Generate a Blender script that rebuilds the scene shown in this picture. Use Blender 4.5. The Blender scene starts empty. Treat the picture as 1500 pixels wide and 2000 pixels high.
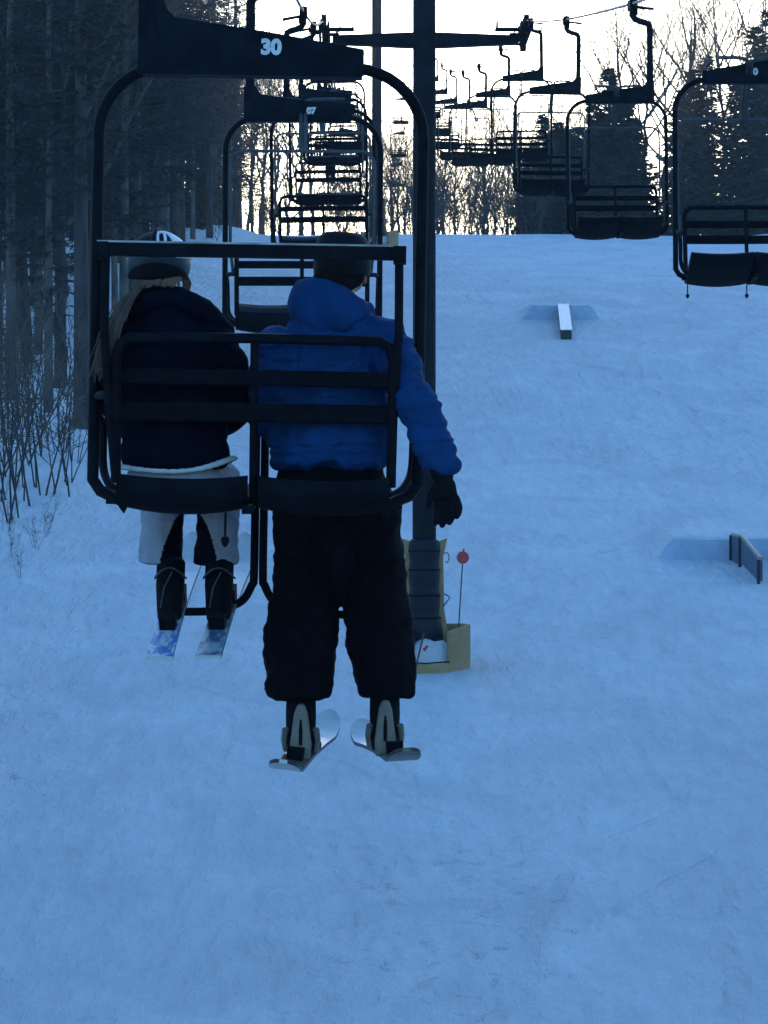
import bpy, bmesh, math, random
import numpy as np
from mathutils import Vector, Matrix, noise, Quaternion

# ---------------------------------------------------------------- camera, sky, sun, exposure
SC = bpy.context.scene
COL = SC.collection
F = 6750.0            # focal length in photo pixels (1500 wide)
CX, CY = 686.0, 1000.0

def P(px, py, d):
    """world point seen at photo pixel (px,py) at distance d up the lift line"""
    return Vector(((px - CX) / F * d, d, (CY - py) / F * d))

cam = bpy.data.cameras.new('camera')
cam.sensor_fit = 'VERTICAL'
cam.sensor_height = 36.0
cam.sensor_width = 27.0
cam.lens = F / 2000.0 * 36.0
cam.shift_x = (750.0 - CX) / 2000.0
cam.shift_y = 0.0
cam.clip_start = 0.1
cam.clip_end = 3000.0
camo = bpy.data.objects.new('camera', cam)
COL.objects.link(camo)
camo.location = (0, 0, 0)
camo.rotation_euler = (math.radians(90), 0, 0)
SC.camera = camo

SUN_EL = math.radians(5.0)
SUN_AZ = math.radians(4.0)      # to the right of the lift line, beyond the crest
world = bpy.data.worlds.new('World')
SC.world = world
world.use_nodes = True
wn = world.node_tree
wn.nodes.clear()
sky = wn.nodes.new('ShaderNodeTexSky')
sky.sky_type = 'NISHITA'
sky.sun_disc = False
sky.sun_elevation = SUN_EL
sky.sun_rotation = SUN_AZ
sky.altitude = 300
sky.air_density = 1.0
sky.dust_density = 1.0
sky.ozone_density = 4.0
bg = wn.nodes.new('ShaderNodeBackground')
bg.inputs['Strength'].default_value = 0.15
wo = wn.nodes.new('ShaderNodeOutputWorld')
wn.links.new(sky.outputs[0], bg.inputs['Color'])
wn.links.new(bg.outputs[0], wo.inputs['Surface'])

sun = bpy.data.lights.new('sun', 'SUN')
sun.energy = 2.0
sun.angle = math.radians(0.5)
sun.color = (1.0, 0.9, 0.75)
suno = bpy.data.objects.new('sun', sun)
COL.objects.link(suno)
sd = Vector((math.sin(SUN_AZ) * math.cos(SUN_EL), math.cos(SUN_AZ) * math.cos(SUN_EL), math.sin(SUN_EL)))
suno.rotation_euler = (-sd).to_track_quat('-Z', 'Y').to_euler()

SC.view_settings.view_transform = 'Standard'
SC.view_settings.look = 'None'
SC.view_settings.gamma = 1.0
SC.view_settings.use_curve_mapping = False
SC.view_settings.exposure = 2.48

# ---------------------------------------------------------------- helpers
rnd = random.Random(7)

def mat(name, color, rough=0.6, metal=0.0, var=0.0, scale=8.0, bump=0.0, bscale=40.0, spec=0.5, color2=None, stretch=(1, 1, 1), sharp=.15):
    m = bpy.data.materials.new(name)
    m.use_nodes = True
    nt = m.node_tree
    b = nt.nodes['Principled BSDF']
    b.inputs['Base Color'].default_value = (*color, 1)
    b.inputs['Roughness'].default_value = rough
    b.inputs['Metallic'].default_value = metal
    b.inputs['Specular IOR Level'].default_value = spec
    tc = nt.nodes.new('ShaderNodeTexCoord')
    mp = nt.nodes.new('ShaderNodeMapping')
    mp.inputs['Scale'].default_value = stretch
    nt.links.new(tc.outputs['Object'], mp.inputs['Vector'])
    if var > 0 or color2:
        n = nt.nodes.new('ShaderNodeTexNoise')
        n.inputs['Scale'].default_value = scale
        n.inputs['Detail'].default_value = 5
        nt.links.new(mp.outputs[0], n.inputs['Vector'])
        r = nt.nodes.new('ShaderNodeValToRGB')
        c2 = color2 or tuple(max(0, c * (1 - var)) for c in color)
        c1 = color if color2 else tuple(min(1, c * (1 + var)) for c in color)
        r.color_ramp.elements[0].position = 0.5 - sharp
        r.color_ramp.elements[1].position = 0.5 + sharp
        r.color_ramp.elements[0].color = (*c2, 1)
        r.color_ramp.elements[1].color = (*c1, 1)
        nt.links.new(n.outputs['Fac'], r.inputs['Fac'])
        nt.links.new(r.outputs['Color'], b.inputs['Base Color'])
    if bump > 0:
        n2 = nt.nodes.new('ShaderNodeTexNoise')
        n2.inputs['Scale'].default_value = bscale
        n2.inputs['Detail'].default_value = 4
        nt.links.new(mp.outputs[0], n2.inputs['Vector'])
        bp = nt.nodes.new('ShaderNodeBump')
        bp.inputs['Strength'].default_value = bump
        bp.inputs['Distance'].default_value = 0.02
        nt.links.new(n2.outputs['Fac'], bp.inputs['Height'])
        nt.links.new(bp.outputs['Normal'], b.inputs['Normal'])
    return m

M = {}
M['steel'] = mat('black_steel', (0.006, 0.007, 0.010), 0.6, 0.0, 0.35, 14, 0.15, 120, 0.06)
M['beam'] = mat('painted_beam', (0.007, 0.010, 0.015), 0.65, 0.0, 0.3, 10, 0.1, 90, 0.06)
M['galv'] = mat('galvanised_steel', (0.05, 0.058, 0.064), 0.5, 0.1, 0.25, 20, spec=0.3)
M['mast'] = mat('tower_steel', (0.008, 0.011, 0.016), 0.7, 0.0, 0.35, 3, 0.2, 30, 0.06)
M['slat'] = mat('dark_slat', (0.005, 0.006, 0.008), 0.8, 0.0, 0.3, 20, 0.2, 80, 0.06)
M['seat'] = mat('seat_vinyl', (0.005, 0.006, 0.009), 0.65, 0.0, 0.3, 12, 0.1, 60, 0.06)
M['digit'] = mat('white_digit', (0.6, 0.62, 0.62), 0.7, 0, 0.12, 60)
M['cable'] = mat('wire_rope', (0.12, 0.12, 0.12), 0.5, 0.4, 0.3, 30)
M['navy'] = mat('navy_vinyl', (0.002, 0.005, 0.015), 0.6, 0, 0.3, 4, 0.35, 6, 0.25)
M['tan'] = mat('tan_pad', (0.34, 0.215, 0.095), 0.75, 0, 0.18, 3, 0.2, 12)
M['strap'] = mat('black_strap', (0.006, 0.006, 0.008), 0.8, spec=0.1)
M['red'] = mat('red_disc', (0.42, 0.035, 0.03), 0.6, 0, 0.15, 20)
M['rod'] = mat('bamboo_dark', (0.05, 0.03, 0.03), 0.7)
M['bark'] = mat('bark', (0.048, 0.046, 0.045), 0.95, 0, 0.4, 3, 0.8, 9, 0.2, stretch=(1, 1, .25))
M['bark2'] = mat('bark_grey', (0.095, 0.092, 0.086), 0.95, 0, 0.45, 3, 0.6, 9, 0.2, stretch=(1, 1, .35))
M['twig'] = mat('twig', (0.10, 0.082, 0.066), 0.95, 0, 0.3, 2, 0, 1, 0.1)
M['birch'] = mat('birch_bark', (0.5, 0.48, 0.44), 0.9, 0, 0.3, 6)
M['needle'] = mat('needle', (0.030, 0.045, 0.028), 0.85, 0, 0.35, 1.2, 0, 1, 0.2)
M['needle2'] = mat('needle_dull', (0.040, 0.044, 0.042), 0.9, 0, 0.35, 1.2, 0, 1, 0.1)
M['blue'] = mat('blue_jacket', (0.0015, 0.035, 0.12), 0.85, 0, 0.18, 9, 0.6, 22, 0.2)
M['navyjacket'] = mat('dark_jacket', (0.002, 0.004, 0.010), 0.85, 0, 0.3, 9, 0.35, 22, 0.06)
M['blackpants'] = mat('black_pants', (0.003, 0.003, 0.005), 0.95, 0, 0.3, 9, 0.3, 24, 0.1)
M['greypants'] = mat('grey_pants', (0.31, 0.325, 0.37), 0.85, 0, 0.10, 12, 0.4, 24, 0.2)
M['shirt'] = mat('white_shirt', (0.5, 0.5, 0.48), 0.9, 0, 0.1, 20)
M['skin'] = mat('skin', (0.48, 0.25, 0.18), 0.55, 0, 0.08, 20)
M['ear'] = mat('ear_skin', (0.45, 0.13, 0.09), 0.55, 0, 0.08, 20)
M['blond'] = mat('blond_hair', (0.13, 0.085, 0.05), 0.6, 0, 0, 30, 0, 60, color2=(0.05, 0.03, 0.02), stretch=(1, 1, .3))
M['darkhair'] = mat('dark_hair', (0.005, 0.004, 0.003), 0.8, 0, 0.3, 30, 0.4, 80, 0.2)
M['boot'] = mat('black_boot', (0.004, 0.004, 0.006), 0.8, 0, 0.3, 10, spec=0.1)
M['bootgrey'] = mat('beige_boot_shell', (0.15, 0.13, 0.10), 0.55, 0, 0.2, 14)
M['glove'] = mat('black_glove', (0.003, 0.003, 0.005), 0.8, 0, 0.2, 20, spec=0.15)
M['helmet'] = mat('teal_helmet', (0.02, 0.045, 0.055), 0.45, 0, 0.1, 6, spec=0.3)
M['helmblack'] = mat('helmet_black', (0.003, 0.003, 0.005), 0.7, spec=0.2)
M['white'] = mat('white_trim', (0.72, 0.74, 0.76), 0.5)
M['skiblue'] = mat('ski_blue_graphic', (0.08, 0.24, 0.52), 0.3, 0, 0, 34, 0, 1, 0.5, color2=(0.62, 0.66, 0.70), stretch=(1, .4, 1), sharp=.05)
M['skigrey'] = mat('ski_grey_graphic', (0.30, 0.40, 0.42), 0.3, 0, 0, 26, 0, 1, 0.5, color2=(0.05, 0.12, 0.20), stretch=(1, .4, 1), sharp=.06)
M['skiwhite'] = mat('ski_white_top', (0.5, 0.5, 0.48), 0.35, 0, 0.12, 12)
M['skidark'] = mat('ski_olive_top', (0.11, 0.10, 0.075), 0.35, 0, 0.25, 12)
M['edge'] = mat('ski_edge', (0.03, 0.03, 0.03), 0.4, 0.3)
M['railtop'] = mat('rail_white_top', (0.75, 0.76, 0.75), 0.45, 0, 0.15, 5)
M['raildark'] = mat('rail_dark_panel', (0.008, 0.011, 0.018), 0.7, 0, 0.3, 4)
M['highlight'] = mat('pale_highlight', (0.33, 0.32, 0.30), 0.8, 0, 0.5, 9)  # pale colour standing in for light caught on the rail top
M['railcap'] = mat('rail_steel_cap', (0.26, 0.23, 0.19), 0.5, 0.1, 0.25, 6)
M['railblue'] = mat('rail_blue_panel', (0.04, 0.085, 0.14), 0.5, 0, 0.25, 4)
M['facesnow'] = mat('ramp_snow_face', (0.37, 0.45, 0.55), 0.7, 0, 0.12, 2.5, 0.6, 7)  # darker, bluer snow for the steep downhill front of the ramps
M['redhelmet'] = mat('red_helmet', (0.10, 0.012, 0.012), 0.4)

class MB:
    def __init__(self):
        self.v, self.f, self.mi = [], [], []
    def add(self, verts, faces, mi=0):
        o = len(self.v)
        self.v.extend([tuple(x) for x in verts])
        self.f.extend([tuple(i + o for i in fc) for fc in faces])
        self.mi.extend([mi] * len(faces))
        return self
    def box(self, c, s, rot=None, mi=0):
        hx, hy, hz = s[0] / 2, s[1] / 2, s[2] / 2
        vs = [Vector((x, y, z)) for x in (-hx, hx) for y in (-hy, hy) for z in (-hz, hz)]
        if rot is not None:
            vs = [rot @ q for q in vs]
        vs = [q + Vector(c) for q in vs]
        return self.add(vs, [(0, 1, 3, 2), (4, 6, 7, 5), (0, 4, 5, 1), (2, 3, 7, 6), (0, 2, 6, 4), (1, 5, 7, 3)], mi)
    def bar(self, a, b, w, h, up=(0, 0, 1), mi=0):
        a, b = Vector(a), Vector(b)
        y = (b - a).normalized()
        x = y.cross(Vector(up))
        if x.length < 1e-5:
            x = y.cross(Vector((1, 0, 0)))
        x.normalize()
        z = x.cross(y)
        R = Matrix((x, y, z)).transposed()
        return self.box((a + b) / 2, (w, (b - a).length, h), R, mi)
    def tube(self, path, r, n=8, cap=True, mi=0, flat=None):
        pts = [Vector(q) for q in path]
        k = len(pts)
        rs = r if isinstance(r, (list, tuple)) else [r] * k
        t0 = (pts[1] - pts[0]).normalized()
        ref = Vector((0, 1, 0)) if abs(t0.y) < 0.9 else Vector((1, 0, 0))
        nrm = (ref - t0 * ref.dot(t0)).normalized()
        verts = []
        prev = t0
        for i, q in enumerate(pts):
            if i == 0: t = t0
            elif i == k - 1: t = (pts[i] - pts[i - 1]).normalized()
            else: t = ((pts[i + 1] - q).normalized() + (q - pts[i - 1]).normalized())
            if t.length < 1e-6: t = prev.copy()
            t.normalize()
            ax = prev.cross(t)
            if ax.length > 1e-7:
                nrm = Quaternion(ax.normalized(), prev.angle(t)) @ nrm
            nrm = (nrm - t * nrm.dot(t)).normalized()
            bi = t.cross(nrm)
            for j in range(n):
                a = 2 * math.pi * (j + .5) / n
                verts.append(q + (nrm * math.cos(a) + bi * math.sin(a)) * rs[i])
            prev = t
        faces = []
        for i in range(k - 1):
            for j in range(n):
                a, b = i * n + j, i * n + (j + 1) % n
                faces.append((a, b, b + n, a + n))
        if cap:
            faces.append(tuple(range(n))[::-1])
            faces.append(tuple((k - 1) * n + j for j in range(n)))
        return self.add(verts, faces, mi)
    def prism(self, poly, y0, y1, mi=0):
        """poly: list of (x,z); extruded along y"""
        n = len(poly)
        vs = [(x, y0, z) for x, z in poly] + [(x, y1, z) for x, z in poly]
        fs = [tuple(range(n)), tuple(range(2 * n - 1, n - 1, -1))]
        for i in range(n):
            j = (i + 1) % n
            fs.append((i, i + n, j + n, j))
        return self.add(vs, fs, mi)
    def lathe(self, prof, c=(0, 0, 0), n=20, mi=0, a0=0, a1=2 * math.pi, close=True):
        vs, fs = [], []
        k = len(prof)
        m = n if close else n + 1
        for j in range(m):
            a = a0 + (a1 - a0) * j / n
            for r, z in prof:
                vs.append((c[0] + r * math.cos(a), c[1] + r * math.sin(a), c[2] + z))
        for j in range(n):
            j2 = (j + 1) % m
            for i in range(k - 1):
                fs.append((j * k + i, j2 * k + i, j2 * k + i + 1, j * k + i + 1))
        return self.add(vs, fs, mi)
    def mesh(self, name, mats, smooth=40):
        me = bpy.data.meshes.new(name)
        me.from_pydata(self.v, [], self.f)
        for m_ in (mats if isinstance(mats, (list, tuple)) else [mats]):
            me.materials.append(M[m_] if isinstance(m_, str) else m_)
        me.polygons.foreach_set('material_index', self.mi)
        me.validate()
        if smooth:
            me.shade_smooth()
            me.set_sharp_from_angle(angle=math.radians(smooth))
        me.update()
        return me
    def build(self, name, mats, parent=None, smooth=40):
        return link(name, self.mesh(name, mats, smooth), parent)

def link(name, me, parent=None):
    o = bpy.data.objects.new(name, me)
    COL.objects.link(o)
    if parent is not None:
        o.parent = parent
    return o

def wparent(o, parent):
    """mesh written in world coordinates under a parent that has only been translated"""
    o.parent = parent
    o.matrix_parent_inverse = Matrix.Translation(parent.location).inverted()
    return o

def wparent2(o, part, root):
    """sub-part: mesh in world coordinates under a part that was linked with wparent"""
    o.parent = part
    return o

def tag(o, label=None, cat=None, group=None, kind=None):
    if label: o['label'] = label
    if cat: o['category'] = cat
    if group: o['group'] = group
    if kind: o['kind'] = kind
    return o

def empty(name, loc=(0, 0, 0)):
    o = bpy.data.objects.new(name, None)
    COL.objects.link(o)
    o.location = loc
    o.empty_display_size = 0.2
    return o

def copy_tree(o, parent=None):
    c = o.copy()
    COL.objects.link(c)
    if parent is not None:
        c.parent = parent
    for ch in list(o.children):
        copy_tree(ch, c)
    return c

def arc(c, r, a0, a1, n, plane='xz'):
    out = []
    for i in range(n + 1):
        a = math.radians(a0 + (a1 - a0) * i / n)
        if plane == 'xz':
            out.append(Vector((c[0] + r * math.cos(a), c[1], c[2] + r * math.sin(a))))
        else:
            out.append(Vector((c[0], c[1] + r * math.cos(a), c[2] + r * math.sin(a))))
    return out

def spline(pts, n=6):
    pts = [Vector(p) for p in pts]
    out = []
    for i in range(len(pts) - 1):
        p0 = pts[max(0, i - 1)]; p1 = pts[i]; p2 = pts[i + 1]; p3 = pts[min(len(pts) - 1, i + 2)]
        for j in range(n):
            t = j / n
            out.append(0.5 * ((2 * p1) + (p2 - p0) * t + (2 * p0 - 5 * p1 + 4 * p2 - p3) * t * t + (3 * p1 - p0 - 3 * p2 + p3) * t ** 3))
    out.append(pts[-1])
    return out

def text_mesh(s, size, name, m, bold=0.0):
    cu = bpy.data.curves.new(name, 'FONT')
    cu.body = s
    cu.size = size
    cu.extrude = 0.002
    cu.offset = bold
    cu.align_x = 'CENTER'
    cu.align_y = 'CENTER'
    o = bpy.data.objects.new(name, cu)
    COL.objects.link(o)
    dg = bpy.context.evaluated_depsgraph_get()
    me = bpy.data.meshes.new_from_object(o.evaluated_get(dg))
    bpy.data.objects.remove(o)
    bpy.data.curves.remove(cu)
    me.materials.clear()
    me.materials.append(M[m])
    return me

_bm = bmesh.new()
bmesh.ops.create_icosphere(_bm, subdivisions=2, radius=1.0)
ICO_V = np.array([v.co[:] for v in _bm.verts])
ICO_F = np.array([[v.index for v in f.verts] for f in _bm.faces])
_bm.free()
WORK = bpy.data.scenes.new('workbench')

def blob(name, chains, voxel, m, smooth=4, disp=None):
    """clothes and bodies: chains of ellipsoids fused to one continuous skin"""
    VV, FF, off = [], [], 0
    for ch in chains:
        k = len(ch)
        for i in range(k if k == 1 else k - 1):
            c0, r0 = ch[i]
            c1, r1 = ch[i + 1] if k > 1 else ch[i]
            a = np.array(r0 if isinstance(r0, tuple) else (r0,) * 3, float)
            b = np.array(r1 if isinstance(r1, tuple) else (r1,) * 3, float)
            c0, c1 = np.array(c0, float), np.array(c1, float)
            steps = 0 if k == 1 else max(2, int(np.linalg.norm(c1 - c0) / (min(a.min(), b.min()) * .4)) + 1)
            for s in range(steps + 1):
                t = s / steps if steps else 0
                VV.append(ICO_V * (a * (1 - t) + b * t) + (c0 * (1 - t) + c1 * t))
                FF.append(ICO_F + off)
                off += len(ICO_V)
    me = bpy.data.meshes.new(name)
    me.from_pydata(np.concatenate(VV).tolist(), [], np.concatenate(FF).tolist())
    o = bpy.data.objects.new(name, me)
    WORK.collection.objects.link(o)
    rm = o.modifiers.new('r', 'REMESH')
    rm.mode = 'VOXEL'
    rm.voxel_size = voxel
    sm = o.modifiers.new('s', 'SMOOTH')
    sm.factor = 0.5
    sm.iterations = smooth
    with bpy.context.temp_override(scene=WORK, view_layer=WORK.view_layers[0]):
        dg = bpy.context.evaluated_depsgraph_get()
    me2 = bpy.data.meshes.new_from_object(o.evaluated_get(dg))
    bpy.data.objects.remove(o)
    bpy.data.meshes.remove(me)
    me2.name = name
    if disp:
        nn = [v.normal.copy() for v in me2.vertices]
        for v, nv in zip(me2.vertices, nn):
            v.co = v.co + nv * disp(v.co)
    me2.materials.clear()
    for q in (m if isinstance(m, (list, tuple)) else [m]):
        me2.materials.append(M[q])
    me2.shade_smooth()
    return me2

# ---------------------------------------------------------------- terrain
PROF = [(-80, -15), (0, -8.6), (25, -7.6), (42, -6.3), (70, -3.11), (85, -1.0), (100, 1.2), (130, 6.3), (160, 10.6),
        (200, 15.3), (222, 17.75), (235, 18.75), (260, 20.0), (300, 20.5), (450, 14), (900, -20)]
_px = np.array([p[0] for p in PROF], float)
_pz = np.array([p[1] for p in PROF], float)
_h = np.diff(_px)
_dl = np.diff(_pz) / _h
_m = np.zeros(len(_px))
_m[0], _m[-1] = _dl[0], _dl[-1]
for i in range(1, len(_px) - 1):
    if _dl[i - 1] * _dl[i] > 0:
        w1 = 2 * _h[i] + _h[i - 1]; w2 = _h[i] + 2 * _h[i - 1]
        _m[i] = (w1 + w2) / (w1 / _dl[i - 1] + w2 / _dl[i])

def prof(d):
    d = min(max(d, _px[0]), _px[-1] - 1e-6)
    i = int(np.searchsorted(_px, d, side='right') - 1)
    t = (d - _px[i]) / _h[i]
    return ((2 * t ** 3 - 3 * t ** 2 + 1) * _pz[i] + (t ** 3 - 2 * t ** 2 + t) * _h[i] * _m[i]
            + (-2 * t ** 3 + 3 * t ** 2) * _pz[i + 1] + (t ** 3 - t ** 2) * _h[i] * _m[i + 1])

def sstep(a, b, x):
    t = min(1, max(0, (x - a) / (b - a)))
    return t * t * (3 - 2 * t)

def ground(x, y):
    z = float(prof(y))
    if x < -5.5:
        q = -5.5 - x
        z += 0.35 * sstep(0, 2.5, q) + 0.07 * min(q, 40)
        rough = sstep(0, 2, q)
        z += rough * 0.16 * noise.noise(Vector((x * .55, y * .4, 3.1))) + rough * 0.07 * noise.noise(Vector((x * 1.6, y * 1.3, 8.1)))
    if x > 26:
        z += 0.06 * min(x - 26, 60)
    z += 0.16 * noise.noise(Vector((x * .11, y * .06, 0.3)))
    z += 0.045 * noise.noise(Vector((x * .45, y * .22, 5.3)))
    z += 0.015 * noise.noise(Vector((x * 1.3, y * .6, 9.7)))
    # packed drift round the tower foot
    g = math.hypot(x - 1.6, y - 69.6)
    z += 0.10 * math.exp(-(g / 1.6) ** 2)
    return z

def hit(px, py):
    """ground point seen at a photo pixel"""
    d = 42.0
    while d < 320:
        p = P(px, py, d)
        if p.z <= ground(p.x, d):
            return Vector((p.x, d, ground(p.x, d)))
        d += 0.25
    return P(px, py, 236)

def axis(segs):
    out = []
    for a, b, s in segs:
        n = max(1, int(round((b - a) / s)))
        out += [a + (b - a) * i / n for i in range(n)]
    out.append(segs[-1][1])
    return out

xs = axis([(-300, -60, 24), (-60, -26, 4), (-26, -5, 0.42), (-5, 18, 0.5), (18, 34, 0.9), (34, 70, 4), (70, 300, 24)])
ys = axis([(-80, 20, 8), (20, 38, 2), (38, 110, 0.42), (110, 245, 0.7), (245, 330, 3), (330, 900, 40)])
gv = [(x, y, ground(x, y)) for y in ys for x in xs]
nx = len(xs)
gf = [(j * nx + i, j * nx + i + 1, (j + 1) * nx + i + 1, (j + 1) * nx + i) for j in range(len(ys) - 1) for i in range(nx - 1)]

def snow_material():
    m = bpy.data.materials.new('snow')
    m.use_nodes = True
    nt = m.node_tree
    b = nt.nodes['Principled BSDF']
    b.inputs['Roughness'].default_value = 0.75
    b.inputs['Specular IOR Level'].default_value = 0.25
    tc = nt.nodes.new('ShaderNodeTexCoord')
    def ns(scale, detail, st=(1, 1, 1), rot=0.0, rough=0.55, dist=0.0):
        mp = nt.nodes.new('ShaderNodeMapping')
        mp.inputs['Scale'].default_value = st
        mp.inputs['Rotation'].default_value = (0, 0, rot)
        nt.links.new(tc.outputs['Object'], mp.inputs['Vector'])
        n = nt.nodes.new('ShaderNodeTexNoise')
        n.inputs['Scale'].default_value = scale
        n.inputs['Detail'].default_value = detail
        n.inputs['Roughness'].default_value = rough
        n.inputs['Distortion'].default_value = dist
        nt.links.new(mp.outputs[0], n.inputs['Vector'])
        return n.outputs['Fac']
    def math_(op, a, bb):
        n = nt.nodes.new('ShaderNodeMath')
        n.operation = op
        for i, q in enumerate((a, bb)):
            if isinstance(q, (int, float)): n.inputs[i].default_value = q
            else: nt.links.new(q, n.inputs[i])
        return n.outputs[0]
    def ramp(f, lo, hi):
        n = nt.nodes.new('ShaderNodeMapRange')
        n.inputs['From Min'].default_value = lo
        n.inputs['From Max'].default_value = hi
        nt.links.new(f, n.inputs['Value'])
        return n.outputs[0]
    def tracks(scale, rot, dist, dscale, th):
        """pairs of thin carved lines that wander down the run"""
        mp = nt.nodes.new('ShaderNodeMapping')
        mp.inputs['Rotation'].default_value = (0, 0, rot)
        nt.links.new(tc.outputs['Object'], mp.inputs['Vector'])
        w = nt.nodes.new('ShaderNodeTexWave')
        w.wave_type = 'BANDS'
        w.bands_direction = 'X'
        w.inputs['Scale'].default_value = scale
        w.inputs['Distortion'].default_value = dist
        w.inputs['Detail'].default_value = 2
        w.inputs['Detail Scale'].default_value = dscale
        nt.links.new(mp.outputs[0], w.inputs['Vector'])
        return ramp(w.outputs['Fac'], th, 1.0)
    f1 = ns(0.35, 7, (1, .55, 1), 0.2, 0.62, 0.8)        # wind and traffic patches
    f2 = ns(1.6, 6, (2.2, .4, 1), 0.5, 0.62, 0.4)        # smeared turns, one way
    f3 = ns(1.5, 6, (2.0, .4, 1), -0.6, 0.62, 0.4)       # and the other
    f4 = ns(7, 7, (1, .7, 1), 0, 0.7)                    # crumbs and chunder
    f5 = ns(2.6, 4, (1, .6, 1), 0.1, 0.7)                # clods
    f6 = ns(0.16, 3, (1, .5, 1), 0.9, 0.5)               # where the run is skied out
    skied = ramp(f6, .42, .62)
    m1 = ramp(ns(0.10, 2, (1, .35, 1), 0.4), .50, .60)
    m2 = ramp(ns(0.12, 2, (1, .35, 1), -.5), .52, .62)
    m3 = ramp(ns(0.09, 2, (1, .30, 1), 1.5), .48, .60)
    t1 = math_('MULTIPLY', tracks(.16, .42, 7, .6, .955), m1)
    t2 = math_('MULTIPLY', tracks(.13, -.55, 8, .5, .96), m2)
    t3 = math_('MULTIPLY', tracks(.11, .08, 9, .45, .965), m3)
    tr = math_('MAXIMUM', math_('MAXIMUM', t1, t2), t3)
    clod = ramp(f5, .60, .75)
    r = nt.nodes.new('ShaderNodeValToRGB')
    r.color_ramp.elements[0].position = 0.33
    r.color_ramp.elements[1].position = 0.66
    r.color_ramp.elements[0].color = (0.61, 0.64, 0.67, 1)
    r.color_ramp.elements[1].color = (0.93, 0.935, 0.94, 1)
    mix = math_('ADD', math_('MULTIPLY', f1, 0.5), math_('ADD', math_('MULTIPLY', math_('ADD', f2, f3), 0.17), math_('MULTIPLY', f4, .16)))
    mix = math_('SUBTRACT', mix, math_('MULTIPLY', tr, .03))
    nt.links.new(mix, r.inputs['Fac'])
    nt.links.new(r.outputs['Color'], b.inputs['Base Color'])
    hgt = math_('ADD', math_('MULTIPLY', math_('ADD', f2, f3), 0.55), math_('ADD', math_('MULTIPLY', f4, 0.30), math_('MULTIPLY', f1, 0.7)))
    hgt = math_('ADD', hgt, math_('MULTIPLY', math_('MULTIPLY', clod, skied), .35))
    hgt = math_('SUBTRACT', hgt, math_('MULTIPLY', tr, .2))
    bp = nt.nodes.new('ShaderNodeBump')
    bp.inputs['Strength'].default_value = 1.0
    bp.inputs['Distance'].default_value = 0.42
    nt.links.new(hgt, bp.inputs['Height'])
    nt.links.new(bp.outputs['Normal'], b.inputs['Normal'])
    return m

M['snow'] = snow_material()
gb = MB()
gb.v, gb.f, gb.mi = gv, gf, [0] * len(gf)
snow = gb.build('snow_ground', 'snow', None, smooth=180)
tag(snow, kind='structure')

# ---------------------------------------------------------------- the lift line
def zc(d):
    if d <= 70:
        return 2.84 + .098 * (d - 12.4) + .00044 * (d - 12.4) ** 2
    if d <= 200:
        t = (d - 70) / 130
        return 9.94 + 20.1 * t - 10 * t * (1 - t)
    return 30.04 - .06 * (d - 200)

def zu(d):
    return zc(d) - .12 * (1 - sstep(45, 70, d))

def xd(d):
    return 3.3 + .2 * sstep(45, 70, d)

XU, XD, XT = -.545, 3.5, 1.48      # up rope, down rope, mast

def rope(name, x, label, sway=None):
    path = []
    d = -30
    while d <= 300:
        path.append((x, d, zu(d) + .02) if x < 0 else (xd(d), d, zc(d) + .02))
        d += 2
    mb = MB().tube(path, .016, 6)
    o = mb.build(name, 'cable')
    tag(o, label, 'cable')
    return o
rope('haul_cable', XU, 'steel haul rope above the riders and the left file of chairs', None)
rope('haul_cable', XD, 'steel haul rope carrying the right-hand file of empty chairs')

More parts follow.
